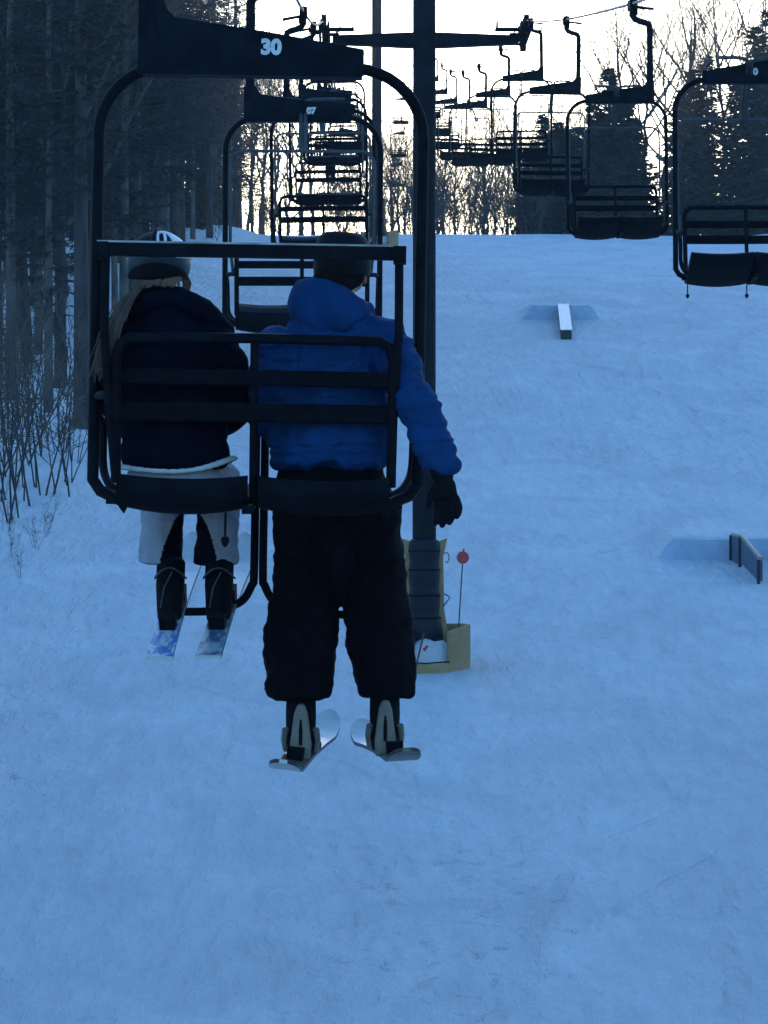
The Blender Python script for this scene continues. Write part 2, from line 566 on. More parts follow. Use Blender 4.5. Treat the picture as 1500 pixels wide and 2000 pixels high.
# chair meshes, origin at the rope grip, facing +y
XC = 0.2
ZA = -1.22      # top of the arch
HW = 0.582
TR = 0.021
def chair_meshes():
    C = {}
    # hanger: grip end, crank and long drop
    hp = [(0.0, 0, -.06), (0.0, 0, -.12)] + [(-.03, 0, -.165), (-.09, 0, -.19), (-.15, 0, -.205), (-.185, 0, -.225), (-.2, 0, -.27), (-.2, 0, -.6), (-.2, 0, -1.08)]
    C['hanger'] = (MB().tube(hp, .038, 8).mesh('hanger', 'beam'))
    g = MB().box((0, 0, 0), (.09, .3, .1)).box((-.02, 0, -.075), (.07, .14, .08)).bar((.04, .05, -.02), (-.24, .1, -.06), .035, .03)
    g.tube([(.0, -.2, .02), (.0, -.12, .035), (.0, .12, .035), (.0, .2, .02)], .028, 6)
    C['grip'] = g.mesh('grip', 'steel')
    # tapered beam with gusset
    z0 = ZA - .045
    pol = [(-.245, z0), (.565, z0), (.565, ZA + .045), (.2, ZA + .105), (-.05, ZA + .14), (-.115, ZA + .15), (-.14, ZA + .175), (-.157, ZA + .21), (-.245, ZA + .21)]
    b = MB().prism(pol, -.032, .032)
    b.prism([(-.24, z0 - .012), (.56, z0 - .012), (.56, z0 + .004), (-.24, z0 + .004)], -.05, .05)
    C['beam'] = b.mesh('beam', 'beam', 30)
    # arch frame
    r = .25
    zt = ZA - TR
    zb = -2.70
    path = [(XC - HW, 0, zb)] + [(XC - HW, 0, z) for z in (-2.2, -1.8)] + arc((XC - HW + r, 0, zt - r), r, 180, 90, 9) + \
           [(XC, 0, zt)] + arc((XC + HW - r, 0, zt - r), r, 90, 0, 9) + [(XC + HW, 0, z) for z in (-1.8, -2.2)] + [(XC + HW, 0, zb)]
    C['arch_frame'] = MB().tube(path, TR, 10).mesh('arch_frame', 'steel')
    ft = {}
    for s in (-1, 1):
        x = XC + s * HW
        p = [(x, 0, zb + .02), (x, -.005, zb - .03), (x - s * .03, -.03, zb - .07), (x - s * .1, -.07, zb - .1), (x - s * .14, -.1, zb - .09)]
        m_ = MB().tube(p, TR * 1.05, 8)
        m_.prism([(x - s * .075, zb - .09), (x - s * .12, zb - .15), (x - s * .15, zb - .09)], -.1, -.06)
        C['frame_foot%d' % s] = m_.mesh('frame_foot', 'steel')
    # backrest
    zbk, zsd = -2.23, -2.74
    hb = .488
    p = [(XC - hb, -.14, zsd), (XC - hb, -.2, -2.45)] + [(XC - hb, -.235, zbk - .07), (XC - hb + .015, -.243, zbk - .02), (XC - hb + .05, -.246, zbk)] + \
        [(XC, -.252, zbk + .004)] + [(XC + hb - .05, -.246, zbk), (XC + hb - .015, -.243, zbk - .02), (XC + hb, -.235, zbk - .07)] + [(XC + hb, -.2, -2.45), (XC + hb, -.14, zsd)]
    C['backrest_frame'] = MB().tube(p, .019, 8).mesh('backrest_frame', 'steel')
    C['centre_post'] = MB().tube([(XC, -.248, zbk), (XC, -.205, -2.45), (XC, -.14, -2.78)], .016, 8).mesh('centre_post', 'steel')
    for k, (z, h, y) in enumerate(((-2.365, .056, -.222), (-2.487, .068, -.198))):
        s = MB()
        n = 12
        vs, fs = [], []
        for i in range(n + 1):
            u = -1 + 2 * i / n
            x = XC + u * .475
            yy = y - .02 + .028 * u * u
            for dy, dz in ((-.011, -h / 2 + .006), (-.011, h / 2 - .006), (-.005, h / 2), (.009, h / 2), (.012, -h / 2), (-.005, -h / 2)):
                vs.append((x, yy + dy + .004, z + dz))
        for i in range(n):
            for j in range(6):
                a, b2 = i * 6 + j, i * 6 + (j + 1) % 6
                fs.append((a, b2, b2 + 6, a + 6))
        fs += [tuple(range(6)), tuple(range(n * 6 + 5, n * 6 - 1, -1))]
        s.add(vs, fs)
        C['slat%d' % k] = s.mesh('slat', 'slat')
    # two seat pans, rolled at both ends, dished in the middle
    sec = [(-.165, -2.732), (-.185, -2.745), (-.18, -2.775), (-.14, -2.80), (-.05, -2.80), (.1, -2.785), (.26, -2.76), (.35, -2.75), (.385, -2.77), (.38, -2.79),
           (.345, -2.80), (.25, -2.81), (.1, -2.83), (-.05, -2.842), (-.15, -2.836), (-.205, -2.80), (-.215, -2.755), (-.2, -2.728)]
    for k, s, tl in ((0, -1, 0), (1, 1, 0), (2, -1, 1), (3, 1, 1)):
        vs, fs = [], []
        n = 12
        for i in range(n + 1):
            u = -1 + 2 * i / n
            x = XC + s * .25 + u * (.246 if tl else .232)
            sag = .028 * (1 - u * u)
            pin = .006 if abs(u) > .99 else 0
            for (y, z) in sec:
                zz = z + tl * (.28 * max(0, y + .05) - .02 * (z < -2.79))
                vs.append((x, y, zz - sag * (1.0 if z < -2.78 else .55) + .02))
        q = len(sec)
        for i in range(n):
            for j in range(q):
                a, b2 = i * q + j, i * q + (j + 1) % q
                fs.append((a, a + q, b2 + q, b2))
        fs += [tuple(range(q))[::-1], tuple(range(n * q, n * q + q))]
        C['seat%d' % k] = MB().add(vs, fs).mesh('seat', 'seat', 50)
    C['seat_bearer'] = MB().bar((XC - .53, -.03, -2.80), (XC + .53, -.03, -2.80), .04, .035).bar((XC - .02, -.2, -2.83), (XC - .02, .3, -2.80), .035, .03).mesh('seat_bearer', 'steel')
    # arm loops
    for s in (-1, 1):
        x = XC + s * HW
        p = spline([(x - s * .075, -.19, -2.435), (x - s * .03, -.1, -2.43), (x - s * .012, .06, -2.44), (x - s * .012, .2, -2.47), (x - s * .014, .24, -2.56),
                    (x - s * .02, .2, -2.68), (x - s * .05, .12, -2.745), (x - s * .1, .06, -2.775)], 4)
        C['armrest%d' % s] = MB().tube(p, .016, 8).mesh('armrest', 'steel')
    # restraint bar, raised
    hv = .535
    zr = -1.525
    r = .1
    def bar_path(low):
        if not low:
            a = [(XC - hv + .02, -.19, -2.42), (XC - hv, -.25, -2.25), (XC - hv, -.28, -1.9)] + [v + Vector((0, -.3, 0)) for v in arc((XC - hv + r, 0, zr - r), r, 180, 90, 6)]
            b2 = [v + Vector((0, -.3, 0)) for v in arc((XC + hv - r, 0, zr - r), r, 90, 0, 6)] + [(XC + hv, -.28, -1.9), (XC + hv, -.25, -2.25), (XC + hv - .02, -.19, -2.42)]
            return a + [(XC, -.3, zr)] + b2
        a = [(XC - hv + .02, -.19, -2.42), (XC - hv + .01, 0, -2.33), (XC - hv + .01, .25, -2.36), (XC - hv + .03, .42, -2.42), (XC - hv + .1, .47, -2.45)]
        b2 = [(2 * XC - q[0], q[1], q[2]) for q in reversed(a)]
        return a + [(XC, .48, -2.46)] + b2
    C['safety_bar_up'] = MB().tube(bar_path(False), .013, 8).mesh('safety_bar', 'galv')
    C['safety_bar_low'] = MB().tube(spline(bar_path(True), 3), .015, 8).mesh('safety_bar', 'steel')
    fu = MB()
    for s in (-1, 1):
        x = XC + s * .017
        fu.tube(spline([(x, -.3, zr), (x, -.22, -1.35), (x, .03, -1.19), (x, .1, -1.12), (XC + s * .07, .14, -1.09), (XC + s * .26, .15, -1.085)], 5), .015, 8)
    C['footrest_up'] = fu.mesh('footrest', 'galv')
    fl = MB()
    for s in (-1, 1):
        x = XC + s * .0165
        fl.tube(spline([(x, .48, -2.46), (x, .5, -2.7), (x, .5, -3.06), (XC + s * .024, .5, -3.11), (XC + s * .06, .5, -3.17), (XC + s * .13, .5, -3.2), (XC + s * .2, .5, -3.212), (XC + s * .37, .5, -3.215)], 5), .0165, 8)
    C['footrest_low'] = fl.mesh('footrest', 'steel')
    # head rail on the near chair
    hr = MB().bar((XC - .56, -.30, -1.925), (XC + .505, -.30, -1.925), .04, .046)
    hr.box((XC + .505, -.30, -1.93), (.045, .06, .062)).box((XC - .535, -.30, -1.93), (.04, .06, .06))
    for s in (-1, 1):
        o_ = -.022 if s > 0 else 0
        hr.tube([(XC + s * .525 + o_, -.30, -1.93), (XC + s * .528 + o_, -.27, -2.2), (XC + s * .515 + o_, -.2, -2.44), (XC + s * .49, -.17, -2.7)], .0165, 8)
    C['head_rail'] = hr.mesh('head_rail', 'steel')
    fr = MB().bar((XC - .555, -.30, -1.8985), (XC + .48, -.30, -1.8985), .034, .007)  # thin strip that paints the highlight along the head rail
    C['highlight_strip'] = fr.mesh('highlight_strip', 'highlight')
    for s in (-1, 1):
        ch = MB().tube([(XC + s * .47, -.18, -2.84), (XC + s * .47, -.18, -2.99)], .005, 5)
        ch.lathe([(0.001, -.15), (.012, -.16), (.016, -.18), (.010, -.21), (.002, -.225)], (XC + s * .47, -.18, -2.84), 8)
        C['strap_end%d' % s] = ch.mesh('hanging_strap', 'strap')
    return C
CH = chair_meshes()
COMMON = ['hanger', 'grip', 'beam', 'arch_frame', 'frame_foot-1', 'frame_foot1', 'backrest_frame', 'centre_post', 'slat0', 'slat1', 'seat_bearer', 'armrest-1', 'armrest1']

def make_chair(extra):
    e = empty('double_chair')
    for k in COMMON + extra:
        o = link(CH[k].name.split('.')[0], CH[k], e)
        if k not in ('hanger', 'grip'): o.location.z = .12
    return e

ORD = ['first', 'second', 'third', 'fourth', 'fifth', 'sixth', 'seventh', 'eighth', 'ninth', 'tenth', 'eleventh', 'twelfth', 'thirteenth',
       'fourteenth', 'fifteenth', 'sixteenth', 'seventeenth', 'eighteenth', 'nineteenth', 'twentieth']
UP0, STEP = 12.4, 13.4
near = make_chair(['seat0', 'seat1', 'safety_bar_low', 'footrest_low', 'head_rail', 'highlight_strip', 'strap_end1'])
[c_ for c_ in near.children if c_.name.startswith('hanging_strap')][0].location = (-.565, 0, .12 - 2.84 * .45)
[c_ for c_ in near.children if c_.name.startswith('hanging_strap')][0].scale.z = .55
near.location = (-.5, UP0, zc(UP0) - .12)
near.rotation_euler = (0, math.radians(1.0), math.radians(-.6))
tag(near, 'nearest black steel double chair, numbered 30, carrying the two riders', 'ski lift chair', 'chairs going up on the left rope')

proto = make_chair(['seat2', 'seat3', 'safety_bar_up', 'footrest_up'])
up_chairs = []
for k in range(1, 19):
    if k in (13, 14, 15): continue
    c = proto if k == 1 else copy_tree(proto)
    d = UP0 + STEP * k + (0.2 if k == 1 else 0)
    c.location = (XU + rnd.uniform(-.03, .03), d, zu(d))
    c.rotation_euler = (rnd.uniform(-.02, .02), math.radians(rnd.uniform(-.8, .8)), rnd.uniform(-.03, .03))
    if k == 1:
        c.rotation_euler = (0, math.radians(.3), 0)
        c.location.z -= .045
    if k == 1:
        lab = 'empty double chair numbered 07, next one up the rope from the two riders'
    elif k == 6:
        lab = 'far double chair on the left rope carrying a small rider in red helmet'
    else:
        lab = 'empty double chair, %s up the left rope counting the riders\' chair as first' % ORD[len(up_chairs) + 1]
    tag(c, lab, 'ski lift chair', 'chairs going up on the left rope')
    up_chairs.append(c)
down_chairs = []
kd = -1
for k in range(0, 18):
    if k in (11, 12, 13, 14): continue
    kd += 1
    c = copy_tree(proto)
    d = 27.2 + 13.4 * k
    c.location = (xd(d) + rnd.uniform(-.03, .03), d, zc(d) + (.14 if k == 0 else 0))
    c.rotation_euler = (rnd.uniform(-.02, .02), math.radians(rnd.uniform(-.8, .8)), math.pi + rnd.uniform(-.04, .04))
    if k == 0:
        lab = 'nearest empty chair coming down on the right, cut by the picture edge'
        for s in (0, .47):
            o = link('hanging_strap', CH['strap_end1'], c)
            o.location = (-s, 0, .12 - 2.84 * .5)
            o.scale.z = .5
    else:
        lab = 'empty double chair facing downhill, %s along the right rope from the picture edge' % ORD[kd]
    tag(c, lab, 'ski lift chair', 'chairs coming down on the right rope')
    down_chairs.append(c)

def number(chair, s, size, u, z, y=-.036, bold=.004, rz=0):
    me = text_mesh(s, size, 'chair_number', 'digit', bold)
    o = link('chair_number', me, chair)
    o.location = (u, y, z + .12)
    o.rotation_euler = (math.radians(90), 0, rz)
    o['label'] = 'white painted chair number %s' % s
number(near, '30', .073, XC + .032, ZA + .045)
number(proto, '07', .066, XC + .06, ZA + .025)
number(down_chairs[0], '0', .07, XC - .05, ZA + .035, .036, .004, math.pi)

# ---------------------------------------------------------------- towers
def make_tower():
    t = empty('lift_tower')
    H = 14.9
    zx = 12.68
    prof_ = [(.24, -0.6), (.24, 5.0), (.232, 5.02), (.232, H), (.0, H)]
    MB().lathe(prof_, (0, 0, 0), 24).build('mast', 'mast', t)
    MB().lathe([(.27, 4.93), (.27, 5.09)], (0, 0, 0), 24).build('mast_flange', 'mast', t)
    pol = [(-1.86, zx - .10), (-.3, zx - .17), (.3, zx - .17), (1.9, zx - .10), (1.9, zx + .07), (.3, zx + .13), (-.3, zx + .13), (-1.86, zx + .07)]
    MB().prism(pol, -.14, .14).build('crossarm', 'mast', t)
    for x0 in (XU - XT, XD - XT):
        s = 1 if x0 > 0 else -1
        a = MB()
        a.box((x0 - s * .09, 0, zx + .12), (.05, 2.3, .12)).box((x0 + s * .09, 0, zx + .12), (.05, 2.3, .12))
        a.box((x0 - s * .02, 0, zx + .02), (.12, .3, .5))
        a.bar((x0 - s * .3, 0, zx + .1), (x0, 0, zx + .1), .1, .06).bar((x0 - s * .3, 0, zx - .06), (x0, 0, zx - .12), .08, .05)
        a.bar((x0 + s * .1, -.9, zx + .05), (x0 + s * .3, -.9, zx + .05), .04, .04).box((x0 + s * .3, -.9, zx + .05), (.03, .04, .16))
        tr = a.build('sheave_frame', 'mast', t)
        for y in (-.95, -.32, .32, .95):
            w = MB()
            n = 20
            pr = [(.0, -.05), (.2, -.05), (.21, -.035), (.185, 0), (.21, .035), (.2, .05), (0, .05)]
            w.lathe(pr, (0, 0, 0), n)
            o = w.build('sheave', 'steel', tr)
            o.location = (x0, y, zx + .18)
            o.rotation_euler = (0, math.radians(90), 0)
        pl = MB()
        xa, xb = (-1.98, -1.42) if s < 0 else (1.42, 1.98)
        pl.box(((xa + xb) / 2, -.3, zx + .16), (abs(xb - xa), .4, .035))
        for xx in (xa + .04, xb - .04):
            pl.box((xx, -.3, zx + .24), (.03, .4, .14))
        pl.build('work_platform', 'mast', t)
    lad = MB()
    for s in (-.19, .19):
        lad.bar((s, .33, 1.5), (s, .33, H - .2), .03, .03, (0, 1, 0))
    z = 1.7
    while z < H - .3:
        lad.bar((-.19, .33, z), (.19, .33, z), .022, .022)
        z += .32
    lad.build('ladder', 'mast', t)
    return t
tower = make_tower()
tower.location = (XT, 70, -3.11)
tag(tower, 'tall dark tubular lift tower with crossarm, standing in the middle of the slope', 'lift tower', 'lift towers')
tower2 = copy_tree(tower)
tower2.location = (XT + .0, 200, ground(XT, 200) - .1)
tower2.scale = (1.25, 1.0, 1.17)
tag(tower2, 'distant lift tower near the crest, behind the left file of chairs', 'lift tower', 'lift towers')

def make_pads(base, lab, near_=True):
    """safety padding round a tower foot; local origin at the snow, -y towards the camera"""
    e = empty('tower_padding', base)
    # navy sleeve
    prof_ = []
    for i in range(29):
        z = .62 + i * (2.62 - .62) / 28
        prof_.append((.295 + .022 * abs(math.sin((z - .62) * math.pi / .52)) - .02 * (z > 2.55) + max(0, 1.15 - z) * .16, z))
    MB().lathe(prof_ + [(.24, 2.64)], (0, 0, 0), 28).build('navy_sleeve', 'navy', e)
    for z in (1.05, 1.5, 2.02, 2.4):
        MB().lathe([(.31 + max(0, 1.15 - z) * .16, z - .025), (.326 + max(0, 1.15 - z) * .16, z - .02), (.326 + max(0, 1.15 - z) * .16, z + .02), (.31 + max(0, 1.15 - z) * .16, z + .025)], (0, 0, 0), 28).build('strap', 'strap', e)
    # tan backing mats standing proud at both sides
    for s in (-1, 1):
        pr = [(s * .30, .55), (s * .52, .55), (s * .405, 1.2), (s * .385, 2.28), (s * .47, 2.66), (s * .30, 2.6)]
        MB().prism(pr, .06, .12).build('tan_mat', 'tan', e)
    ringp = [Vector((.45 + .055 * math.cos(a), .1, 2.27 + .1 * math.sin(a))) for a in [math.radians(q) for q in range(-120, 141, 20)]]
    MB().tube(ringp, .012, 6).build('tie_loop', 'tan', e)
    MB().tube([(.40, .05, 1.53), (.47, 0, 1.5), (.52, -.02, 1.45), (.45, -.02, 1.36), (.39, .03, 1.28)], .012, 5).build('tie_tail', 'strap', e)
    MB().tube([(-.4, .05, 1.36), (-.46, 0, 1.33), (-.45, 0, 1.22), (-.4, .03, 1.2)], .01, 5).build('tie_loop', 'tan', e)
    # open ring of tan mats at the foot
    def panel(a, b, h0, h1, th=.07):
        a, b = Vector(a), Vector(b)
        n = Vector((-(b - a).y, (b - a).x)).normalized() * th
        vs = []
        for q in (a, b):
            hh = h0 if q is a else h1
            for off in (Vector((0, 0)), n):
                vs += [(q.x + off.x, q.y + off.y, -.35), (q.x + off.x, q.y + off.y, hh)]
        mb = MB().add(vs, [(0, 4, 5, 1), (2, 3, 7, 6), (0, 1, 3, 2), (4, 6, 7, 5), (1, 5, 7, 3), (0, 2, 6, 4)])
        o = mb.build('foot_mat', 'tan', e, smooth=0)
        bv = o.modifiers.new('b', 'BEVEL'); bv.width = .018; bv.segments = 2
        return o
    panel((.50, -.95), (.92, -.42), .80, .93, .09)
    panel((.92, -.40), (.86, .5), .93, .92, .09)
    panel((.84, .52), (-.3, .75), .92, .9, .09)
    panel((-.35, .72), (-.72, .1), .9, .88, .09)
    panel((-.72, .08), (-.40, -.75), .88, .80, .09)
    # low front strip and cord
    MB().box((.1, -.93, .05), (.78, .06, .2)).build('front_strip', 'tan', e)
    MB().tube([(-.36, -.98, .19), (0, -.985, .165), (.48, -.975, .2)], .014, 6).build('cord', 'strap', e)
    # light stitched mark on the sleeve
    mk = MB()
    y = -.325
    for a, b in (((-.075, 2.55), (-.055, 2.29)), ((-.06, 2.45), (.02, 2.53)), ((-.06, 2.32), (.035, 2.33)), ((.02, 2.28), (.04, 2.37))):
        mk.bar((a[0], y - .004, a[1]), (b[0], y - .004, b[1]), .004, .026, (0, -1, 0))
    o = mk.build('stitched_mark', 'galv', e)
    o['label'] = 'small pale mark on the navy sleeve'
    # snow heaped inside
    hb = MB()
    vs, fs = [], []
    n, k = 20, 7
    for j in range(k + 1):
        rr = 1 - j / k
        for i in range(n):
            a = 2 * math.pi * i / n
            vs.append((.1 + .62 * rr * math.cos(a), -.35 + .56 * rr * math.sin(a), -.1 + .72 * (1 - rr ** 3.2) + .12 * noise.noise(Vector((math.cos(a) * 2 * rr, math.sin(a) * 2 * rr, 7 + rr)))))
    for j in range(k):
        for i in range(n):
            fs.append((j * n + i, j * n + (i + 1) % n, (j + 1) * n + (i + 1) % n, (j + 1) * n + i))
    fs.append(tuple(k * n + i for i in range(n)))
    hb.add(vs, fs).build('snow_fill', 'snow', e, smooth=70)
    tag(e, lab, 'padding', 'tower foot paddings')
    return e
pads = make_pads((XT, 70, ground(XT, 70) - .1), 'navy sleeve and tan foam mats wrapped round the foot of the near tower')
pads2 = copy_tree(pads)
pads2.location = (XT, 200, ground(XT, 200) - .1)
pads2.scale = (1.35, 1.2, 1.1)
tag(pads2, 'tan foam mats round the foot of the distant tower near the crest', 'padding', 'tower foot paddings')

def marker(p0, p1, r, disc, lab, tilt):
    e = empty('marker_wand', p0)
    p0, p1 = Vector(p0), Vector(p1)
    MB().tube([(0, 0, 0), p1 - p0], r, 6).build('rod', 'rod', e)
    if disc:
        d = MB().lathe([(0, -.02), (disc, -.02), (disc * 1.02, 0), (disc, .02), (0, .02)], (0, 0, 0), 18)
        o = d.build('disc', 'red', e)
        o.location = p1 - p0
        o.rotation_euler = tilt
        MB().tube([(p1 - p0) * .99, (p1 - p0) * 1.0 + Vector((.02, 0, disc * 1.45))], .016, 6).build('tip', 'red', e)
    tag(e, lab, 'marker')
q = P(895, 1210, 69.7)
marker((q.x, 69.7, q.z - .3), P(904, 1089, 69.7), .013, .125, 'dark wand topped by a red disc, stuck in the padding at the tower foot', (math.radians(80), 0.1, .2))
marker(P(812, 1304, 68.8), P(828, 1236, 68.9), .018, 0, 'short dark stick leaning in the snow inside the tower padding', (0, 0, 0))
fl = MB()
fl.add([(0, 0, 0), (.09, -.01, .09), (.12, 0, .04), (.05, .01, -.05), (0, .012, 0), (.09, .002, .09), (.12, .012, .04), (.05, .022, -.05)],
       [(0, 3, 2, 1), (4, 5, 6, 7), (0, 1, 5, 4), (1, 2, 6, 5), (2, 3, 7, 6), (3, 0, 4, 7)])
o = fl.build('warning_flag', 'red', None, 0)
o.location = P(825, 1268, 68.8)
tag(o, 'small red flag on the snow inside the tan tower padding', 'flag')

# ---------------------------------------------------------------- terrain park: ramps and rails
def ramp(name, xa, xb, d, h, back):
    n, k = 26, 10
    vs, fs = [], []
    for j in range(k + 3):
        for i in range(n + 1):
            u = i / n
            x = xa + (xb - xa) * u
            if j == 0:
                y, z = d - .12, -.12
            elif j == 1:
                y, z = d - .04, h * .94
            elif j == 2:
                y, z = d + .12, h
            else:
                t = (j - 2) / k
                y, z = d + .12 + back * t, h * (1 - t ** 1.4) - .06 * t
            e = min(u, 1 - u) * (xb - xa)
            fade = sstep(0, .7, e)
            if j > 0:
                z = z * fade - .3 * (1 - fade)
                z += .03 * noise.noise(Vector((x * 1.1, y * .7, 2.2)))
            y += .10 * noise.noise(Vector((x * .8, 1.7, 0.2))) * (1 if j < 3 else 0)
            vs.append((x, y, ground(x, y) + z))
    for j in range(k + 2):
        for i in range(n):
            a = j * (n + 1) + i
            fs.append((a, a + 1, a + n + 2, a + n + 1))
    mb = MB().add(vs, fs)
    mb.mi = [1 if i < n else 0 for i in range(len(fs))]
    o = mb.build(name, ['snow', 'facesnow'], None, smooth=50)
    tag(o, kind='structure')
    return o
a = hit(1010, 625); D1 = a.y
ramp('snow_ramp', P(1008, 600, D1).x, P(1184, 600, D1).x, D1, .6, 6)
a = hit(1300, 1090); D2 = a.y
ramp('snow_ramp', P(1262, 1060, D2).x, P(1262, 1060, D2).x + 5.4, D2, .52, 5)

nr = hit(1106, 664)
e = empty('jib_box', nr)
far = Vector((P(1101, 590, D1).x, D1 + .3, ground(P(1101, 590, D1).x, D1) + .62))
zt = P(1106, 645, nr.y).z
A = Vector((0, 0, zt - nr.z)); B = far - nr
w = .205
vs = []
for q, drop in ((A, .42), (B, .5)):
    vs += [(q.x - w, q.y, q.z), (q.x + w, q.y, q.z), (q.x + w, q.y, q.z - drop), (q.x - w, q.y, q.z - drop)]
MB().add(vs, [(0, 1, 2, 3), (4, 7, 6, 5), (0, 4, 5, 1), (1, 5, 6, 2), (2, 6, 7, 3), (3, 7, 4, 0)]).build('box_body', 'raildark', e, 0)
ts = MB()
for q in (A, B):
    pass
up = Vector((0, 0, .028))
vs = [A + Vector((-w - .02, -.02, .004)), A + Vector((w + .02, -.02, .004)), B + Vector((w + .02, 0, .004)), B + Vector((-w - .02, 0, .004))]
vs += [v + up for v in vs]
ts.add(vs, [(3, 2, 1, 0), (4, 5, 6, 7), (0, 1, 5, 4), (1, 2, 6, 5), (2, 3, 7, 6), (3, 0, 4, 7)]).build('slide_top', 'railtop', e, 0)
tag(e, 'narrow jib box with white slide top, far up the slope at its snow ramp', 'jib box', 'terrain park features')

e = empty('jib_rail', (P(1430, 1045, D2).x, D2, 0))
g0 = e.location
A = P(1428, 1046, D2 - .1) - g0; Bm = P(1446, 1050, D2 - 1.2) - g0; C2 = P(1482, 1094, D2 - 3.8) - g0
pts = [A, Bm, C2]
dr = [.68, .6, .5]
pan = MB()
for i in range(2):
    p, q = pts[i], pts[i + 1]
    vs = [p, q, q - Vector((0, 0, dr[i + 1])), p - Vector((0, 0, dr[i]))]
    vs = vs + [v + Vector((.09, 0, 0)) for v in vs]
    pan.add(vs, [(0, 3, 2, 1), (4, 5, 6, 7), (0, 1, 5, 4), (1, 2, 6, 5), (2, 3, 7, 6), (3, 0, 4, 7)])
pan.build('side_panel', 'railblue', e, 0)
cap = MB()
cap.tube([p + Vector((.045, 0, .02)) for p in pts], .06, 8)
cap.build('slide_rail', 'railcap', e)
for i, p in enumerate(pts):
    MB().bar(p + Vector((-.012, -.03, .01)), p + Vector((-.012, -.03, -dr[i] - .12)), .07, .07, (0, 1, 0)).build('post', 'raildark', e)
tag(e, 'blue-panelled jib rail with dark posts sloping down at the right edge', 'jib rail', 'terrain park features')

# ---------------------------------------------------------------- trees
def rv(r, s=1.0):
    return Vector((r.uniform(-s, s), r.uniform(-s, s), r.uniform(-s, s)))

def grow(mb, r, p, d, L, rad, depth, maxd, spread, upt, kids):
    n = 5 if depth == 0 else (4 if depth == 1 else 3)
    pts, rs = [p.copy()], [rad]
    q, dd = p.copy(), d.normalized()
    for i in range(n):
        dd = (dd + rv(r, .16 + .05 * depth) + Vector((0, 0, upt))).normalized()
        q = q + dd * (L / n)
        pts.append(q.copy())
        rs.append(max(.007, rad * (1 - (i + 1) / n * .78)))
    mb.tube(pts, rs, 5 if depth == 0 else 3, cap=False)
    if depth >= maxd:
        return
    m = kids[depth]
    for k in range(m):
        t = .22 + .78 * (k + r.random()) / m
        f = t * n
        i = min(n - 1, int(f))
        base = pts[i].lerp(pts[i + 1], f - i)
        dirn = (pts[i + 1] - pts[i]).normalized()
        side = rv(r)
        side = (side - dirn * side.dot(dirn)).normalized()
        nd = (dirn * (1.0 - spread * .45) + side * spread + Vector((0, 0, .12))).normalized()
        grow(mb, r, base, nd, L * r.uniform(.36, .6) * (1.15 - .45 * t), max(.009, rs[i] * r.uniform(.45, .62)), depth + 1, maxd, spread, upt, kids)

def trunk_path(r, h, lean=.02, wig=.06):
    pts = []
    x = y = 0
    lx, ly = r.uniform(-lean, lean), r.uniform(-lean, lean)
    n = 12
    for i in range(n + 1):
        z = -.8 + (h + .8) * i / n
        pts.append(Vector((lx * z + wig * r.uniform(-1, 1) * (i > 1), ly * z + wig * r.uniform(-1, 1) * (i > 1), z)))
    return pts

def at_path(pts, z):
    for a, b in zip(pts, pts[1:]):
        if a.z <= z <= b.z:
            return a.lerp(b, (z - a.z) / (b.z - a.z))
    return pts[-1].copy()

def bare_tree(seed, h, r0, fork=.28, limbs=6, kids=(6, 5, 4), spread=.62, upt=.10, ll=.42):
    """trunk that breaks into rising limbs, a rounded crown of fine twigs"""
    r = random.Random(seed)
    zf = h * fork
    pts = [p for p in trunk_path(r, h * .62, .045, .14)]
    tr = MB()
    rs = [r0 * 1.3] + [r0 * (1 - .9 * max(0, p.z) / (h * .62)) + .012 for p in pts[1:]]
    tr.tube(pts, rs, 9, cap=False)
    cr = MB()
    a0 = r.uniform(0, 6.28)
    nl = limbs + 3
    for k in range(nl):
        t = k / (nl - 1)
        z = zf + (h * .60 - zf) * t
        b = at_path(pts, z)
        a = a0 + 2.4 * k + r.uniform(-.4, .4)
        el = r.uniform(.55, .9) + .45 * t
        d = Vector((math.cos(a) * math.cos(el), math.sin(a) * math.cos(el), math.sin(el)))
        grow(cr, r, b, d, h * ll * (1.08 - .35 * t) * r.uniform(.8, 1.1), r0 * (.46 - .22 * t), 0, 3, spread, upt, kids)
    return tr.mesh('trunk', 'bark', 60), cr.mesh('crown', 'twig', 0)

def spray(mb, r, p, d, L, w):
    """one flat needle spray: a ragged diamond"""
    d = d.normalized()
    s = d.cross(Vector((0, 0, 1)))
    if s.length < 1e-4: s = Vector((1, 0, 0))
    s.normalize()
    s = (s + Vector((0, 0, r.uniform(-.5, .5)))).normalized()
    a = p + d * L * .35 + s * w
    b = p + d * L * .3 - s * w
    mb.add([p, b, p + d * L + Vector((0, 0, -L * .12)), a], [(0, 1, 2, 3)])

